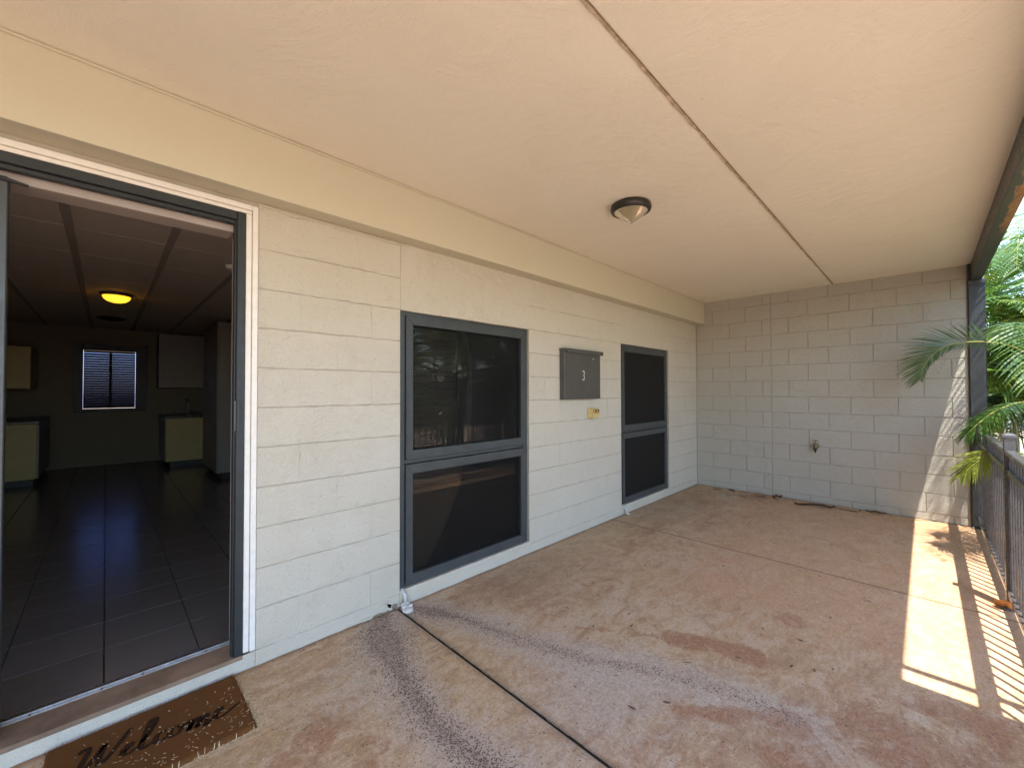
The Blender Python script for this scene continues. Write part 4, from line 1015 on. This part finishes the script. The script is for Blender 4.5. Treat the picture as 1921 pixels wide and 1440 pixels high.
def palm(x, y, label, stems, seed, grp='cane palms beyond the fence', hmin=0.6, hmax=2.4, extra=(), nf=(5, 8), spread=0.35, sc=(0.8, 1.1), yaw=(0, 6.283)):
    rg = random.Random(seed)
    t = thing('cane_palm', label, 'palm', (x, y, -0.12), grp)
    for s_ in range(stems):
        a = rg.uniform(0, 6.28); r0 = rg.uniform(0.02, 0.16); h = rg.uniform(hmin, hmax)
        bx, by = r0*math.cos(a), r0*math.sin(a)
        tx, ty = bx+spread*math.cos(a)*rg.uniform(0.2, 1), by+spread*math.sin(a)*rg.uniform(0.2, 1)
        pts = [(bx, by, 0), (bx*0.7+tx*0.3, by*0.7+ty*0.3, h*0.5), (tx, ty, h)]
        mb = MB(); cp = catmull(pts, 7); mb.tube(cp, [0.030-0.010*i/(len(cp)-1)+(0.004 if i % 2 else 0) for i in range(len(cp))], 8)
        mb.build('stem', M['stem'], t, smooth=True)
        for k in range(rg.randint(*nf)):
            f = obj('frond', FR[rg.randrange(len(FR))], t, (tx, ty, h-0.05*rg.random()))
            f.rotation_euler = (rg.gauss(0, 0.25), rg.uniform(-1.05, 0.05), rg.uniform(*yaw))
            q = rg.uniform(*sc); f.scale = (q, q, q)
    return t
def hero(root, pts, L, mats, **kw):
    pts = [Vector(q)-root.location for q in pts]
    return obj('frond', frond_mesh('frond', pts, L, mats, **kw), root)
p1 = palm(5.95, -3.75, 'cane palm nearest the corner post, its frond arching in under the beam', 5, 11, hmin=0.4, hmax=1.5, yaw=(3.3, 6.2), sc=(0.6, 0.8))
p2 = palm(7.3, -3.45, 'cane palm just behind the corner post, in bright sun', 8, 12, hmin=0.3, hmax=1.8, yaw=(2.9, 6.5), sc=(0.65, 0.95))
p3 = palm(8.9, -3.25, 'taller cane palm farther along beyond the end wall', 8, 13, hmin=0.4, hmax=2.2)
p4 = palm(5.2, -4.6, 'cane palm standing out from the fence, mirrored in the near window', 7, 14, hmin=0.8, hmax=2.6)
p5 = palm(10.8, -4.0, 'farthest cane palm in line with the fence', 7, 15, hmin=0.5, hmax=2.2)
p6 = palm(7.0, -5.3, 'cane palm behind the nearest palm by the corner post', 6, 16, hmin=1.0, hmax=3.0)
p7 = palm(13.6, -3.1, 'tall pale cane palm at the very back above the others', 5, 17, hmin=1.2, hmax=3.6)
p8 = palm(4.1, -5.2, 'cane palm seen leftmost in the near window reflection', 6, 18, hmin=0.6, hmax=2.2)
p9 = palm(9.9, -3.55, 'bushy low cane palm between the taller palms past the end wall', 8, 19, hmin=0.2, hmax=1.6)
# the frond hanging in under the beam
hero(p1, [(5.95, -3.20, 1.50), (5.80, -2.92, 1.74), (5.68, -2.72, 1.80), (5.60, -2.53, 1.785), (5.58, -2.43, 1.72), (5.57, -2.35, 1.60), (5.57, -2.318, 1.46)], 0.34, [M['leaf_dark'], M['rachis']],
     n=50, start=0.30, upv=(1.0, 0.0, 0.1), vee=0.12, sweep=0.95, droop=0.16, width=0.0115, seed=5, slen=(0.28, 1.0))
hero(p1, [(5.9, -3.3, 1.15), (5.62, -3.0, 1.26), (5.42, -2.80, 1.20), (5.32, -2.68, 1.09), (5.28, -2.60, 0.98)], 0.26, [M['leaf'], M['rachis']], n=52, start=0.3, droop=0.5, width=0.012, seed=6, vee=0.1)
hero(p1, [(5.55, -3.1, 0.55), (5.3, -2.90, 0.82), (5.12, -2.74, 0.86), (5.02, -2.63, 0.77), (4.98, -2.55, 0.66)], 0.27, [M['leaf_yellow'], M['rachis']], n=50, start=0.3, droop=0.35, width=0.012, seed=8, vee=0.1)
# fronds that hang outside the beam and dapple the sunlit strip
for k, pts in enumerate([[(6.2, -3.5, 1.7), (5.7, -3.15, 2.5), (5.1, -2.98, 2.75), (4.6, -2.93, 2.55), (4.3, -2.92, 2.2)],
                         [(6.1, -3.5, 1.2), (5.7, -3.10, 1.8), (5.25, -2.93, 1.9), (4.85, -2.88, 1.7), (4.62, -2.87, 1.4)],
                         [(6.6, -3.6, 1.6), (6.35, -3.2, 2.6), (6.05, -3.02, 2.9), (5.75, -2.95, 2.7), (5.6, -2.92, 2.4)]]):
    hero(p1, pts, 0.34, [M['leaf'], M['rachis']], n=34, start=0.25, droop=0.35, width=0.013, seed=40+k, vee=0.25)

# ------------------------------------------------------------------ boundary fences beyond
def bfence(name, label, a, c_, h):
    a, c_ = Vector(a), Vector(c_); d = (c_-a); Ln = d.length; d.normalize(); nn = Vector((-d.y, d.x))
    t = thing(name, label, 'fence', ((a.x+c_.x)/2, (a.y+c_.y)/2, -0.12))
    npan = int(Ln/2.4)+1
    for i in range(npan):
        mb = MB(); s0 = i*Ln/npan; s1 = (i+1)*Ln/npan-0.03; k = 24; V = []; F = []
        for j in range(k+1):
            s_ = s0+(s1-s0)*j/k; off = 0.02 if j % 2 else -0.02; q = a+d*s_+nn*off
            V += [(q.x, q.y, -0.1), (q.x, q.y, h)]
        for j in range(k): F.append((2*j, 2*j+2, 2*j+3, 2*j+1))
        mb.add(V, F); part(mb, 'panel', M['bfence'], t)
        mb = MB(); q = a+d*(s1+0.015); mb.box(q.x-0.03, q.x+0.03, q.y-0.03, q.y+0.03, -0.12, h+0.03); part(mb, 'post', M['bfence'], t)
bfence('boundary_fence', 'grey ribbed steel boundary fence across the yard', (3.0, -11.0), (24.0, -11.0), 1.7)
bfence('boundary_fence', 'grey ribbed steel fence at the end of the yard behind the palms', (24.0, -10.8), (24.0, 2.0), 1.7)
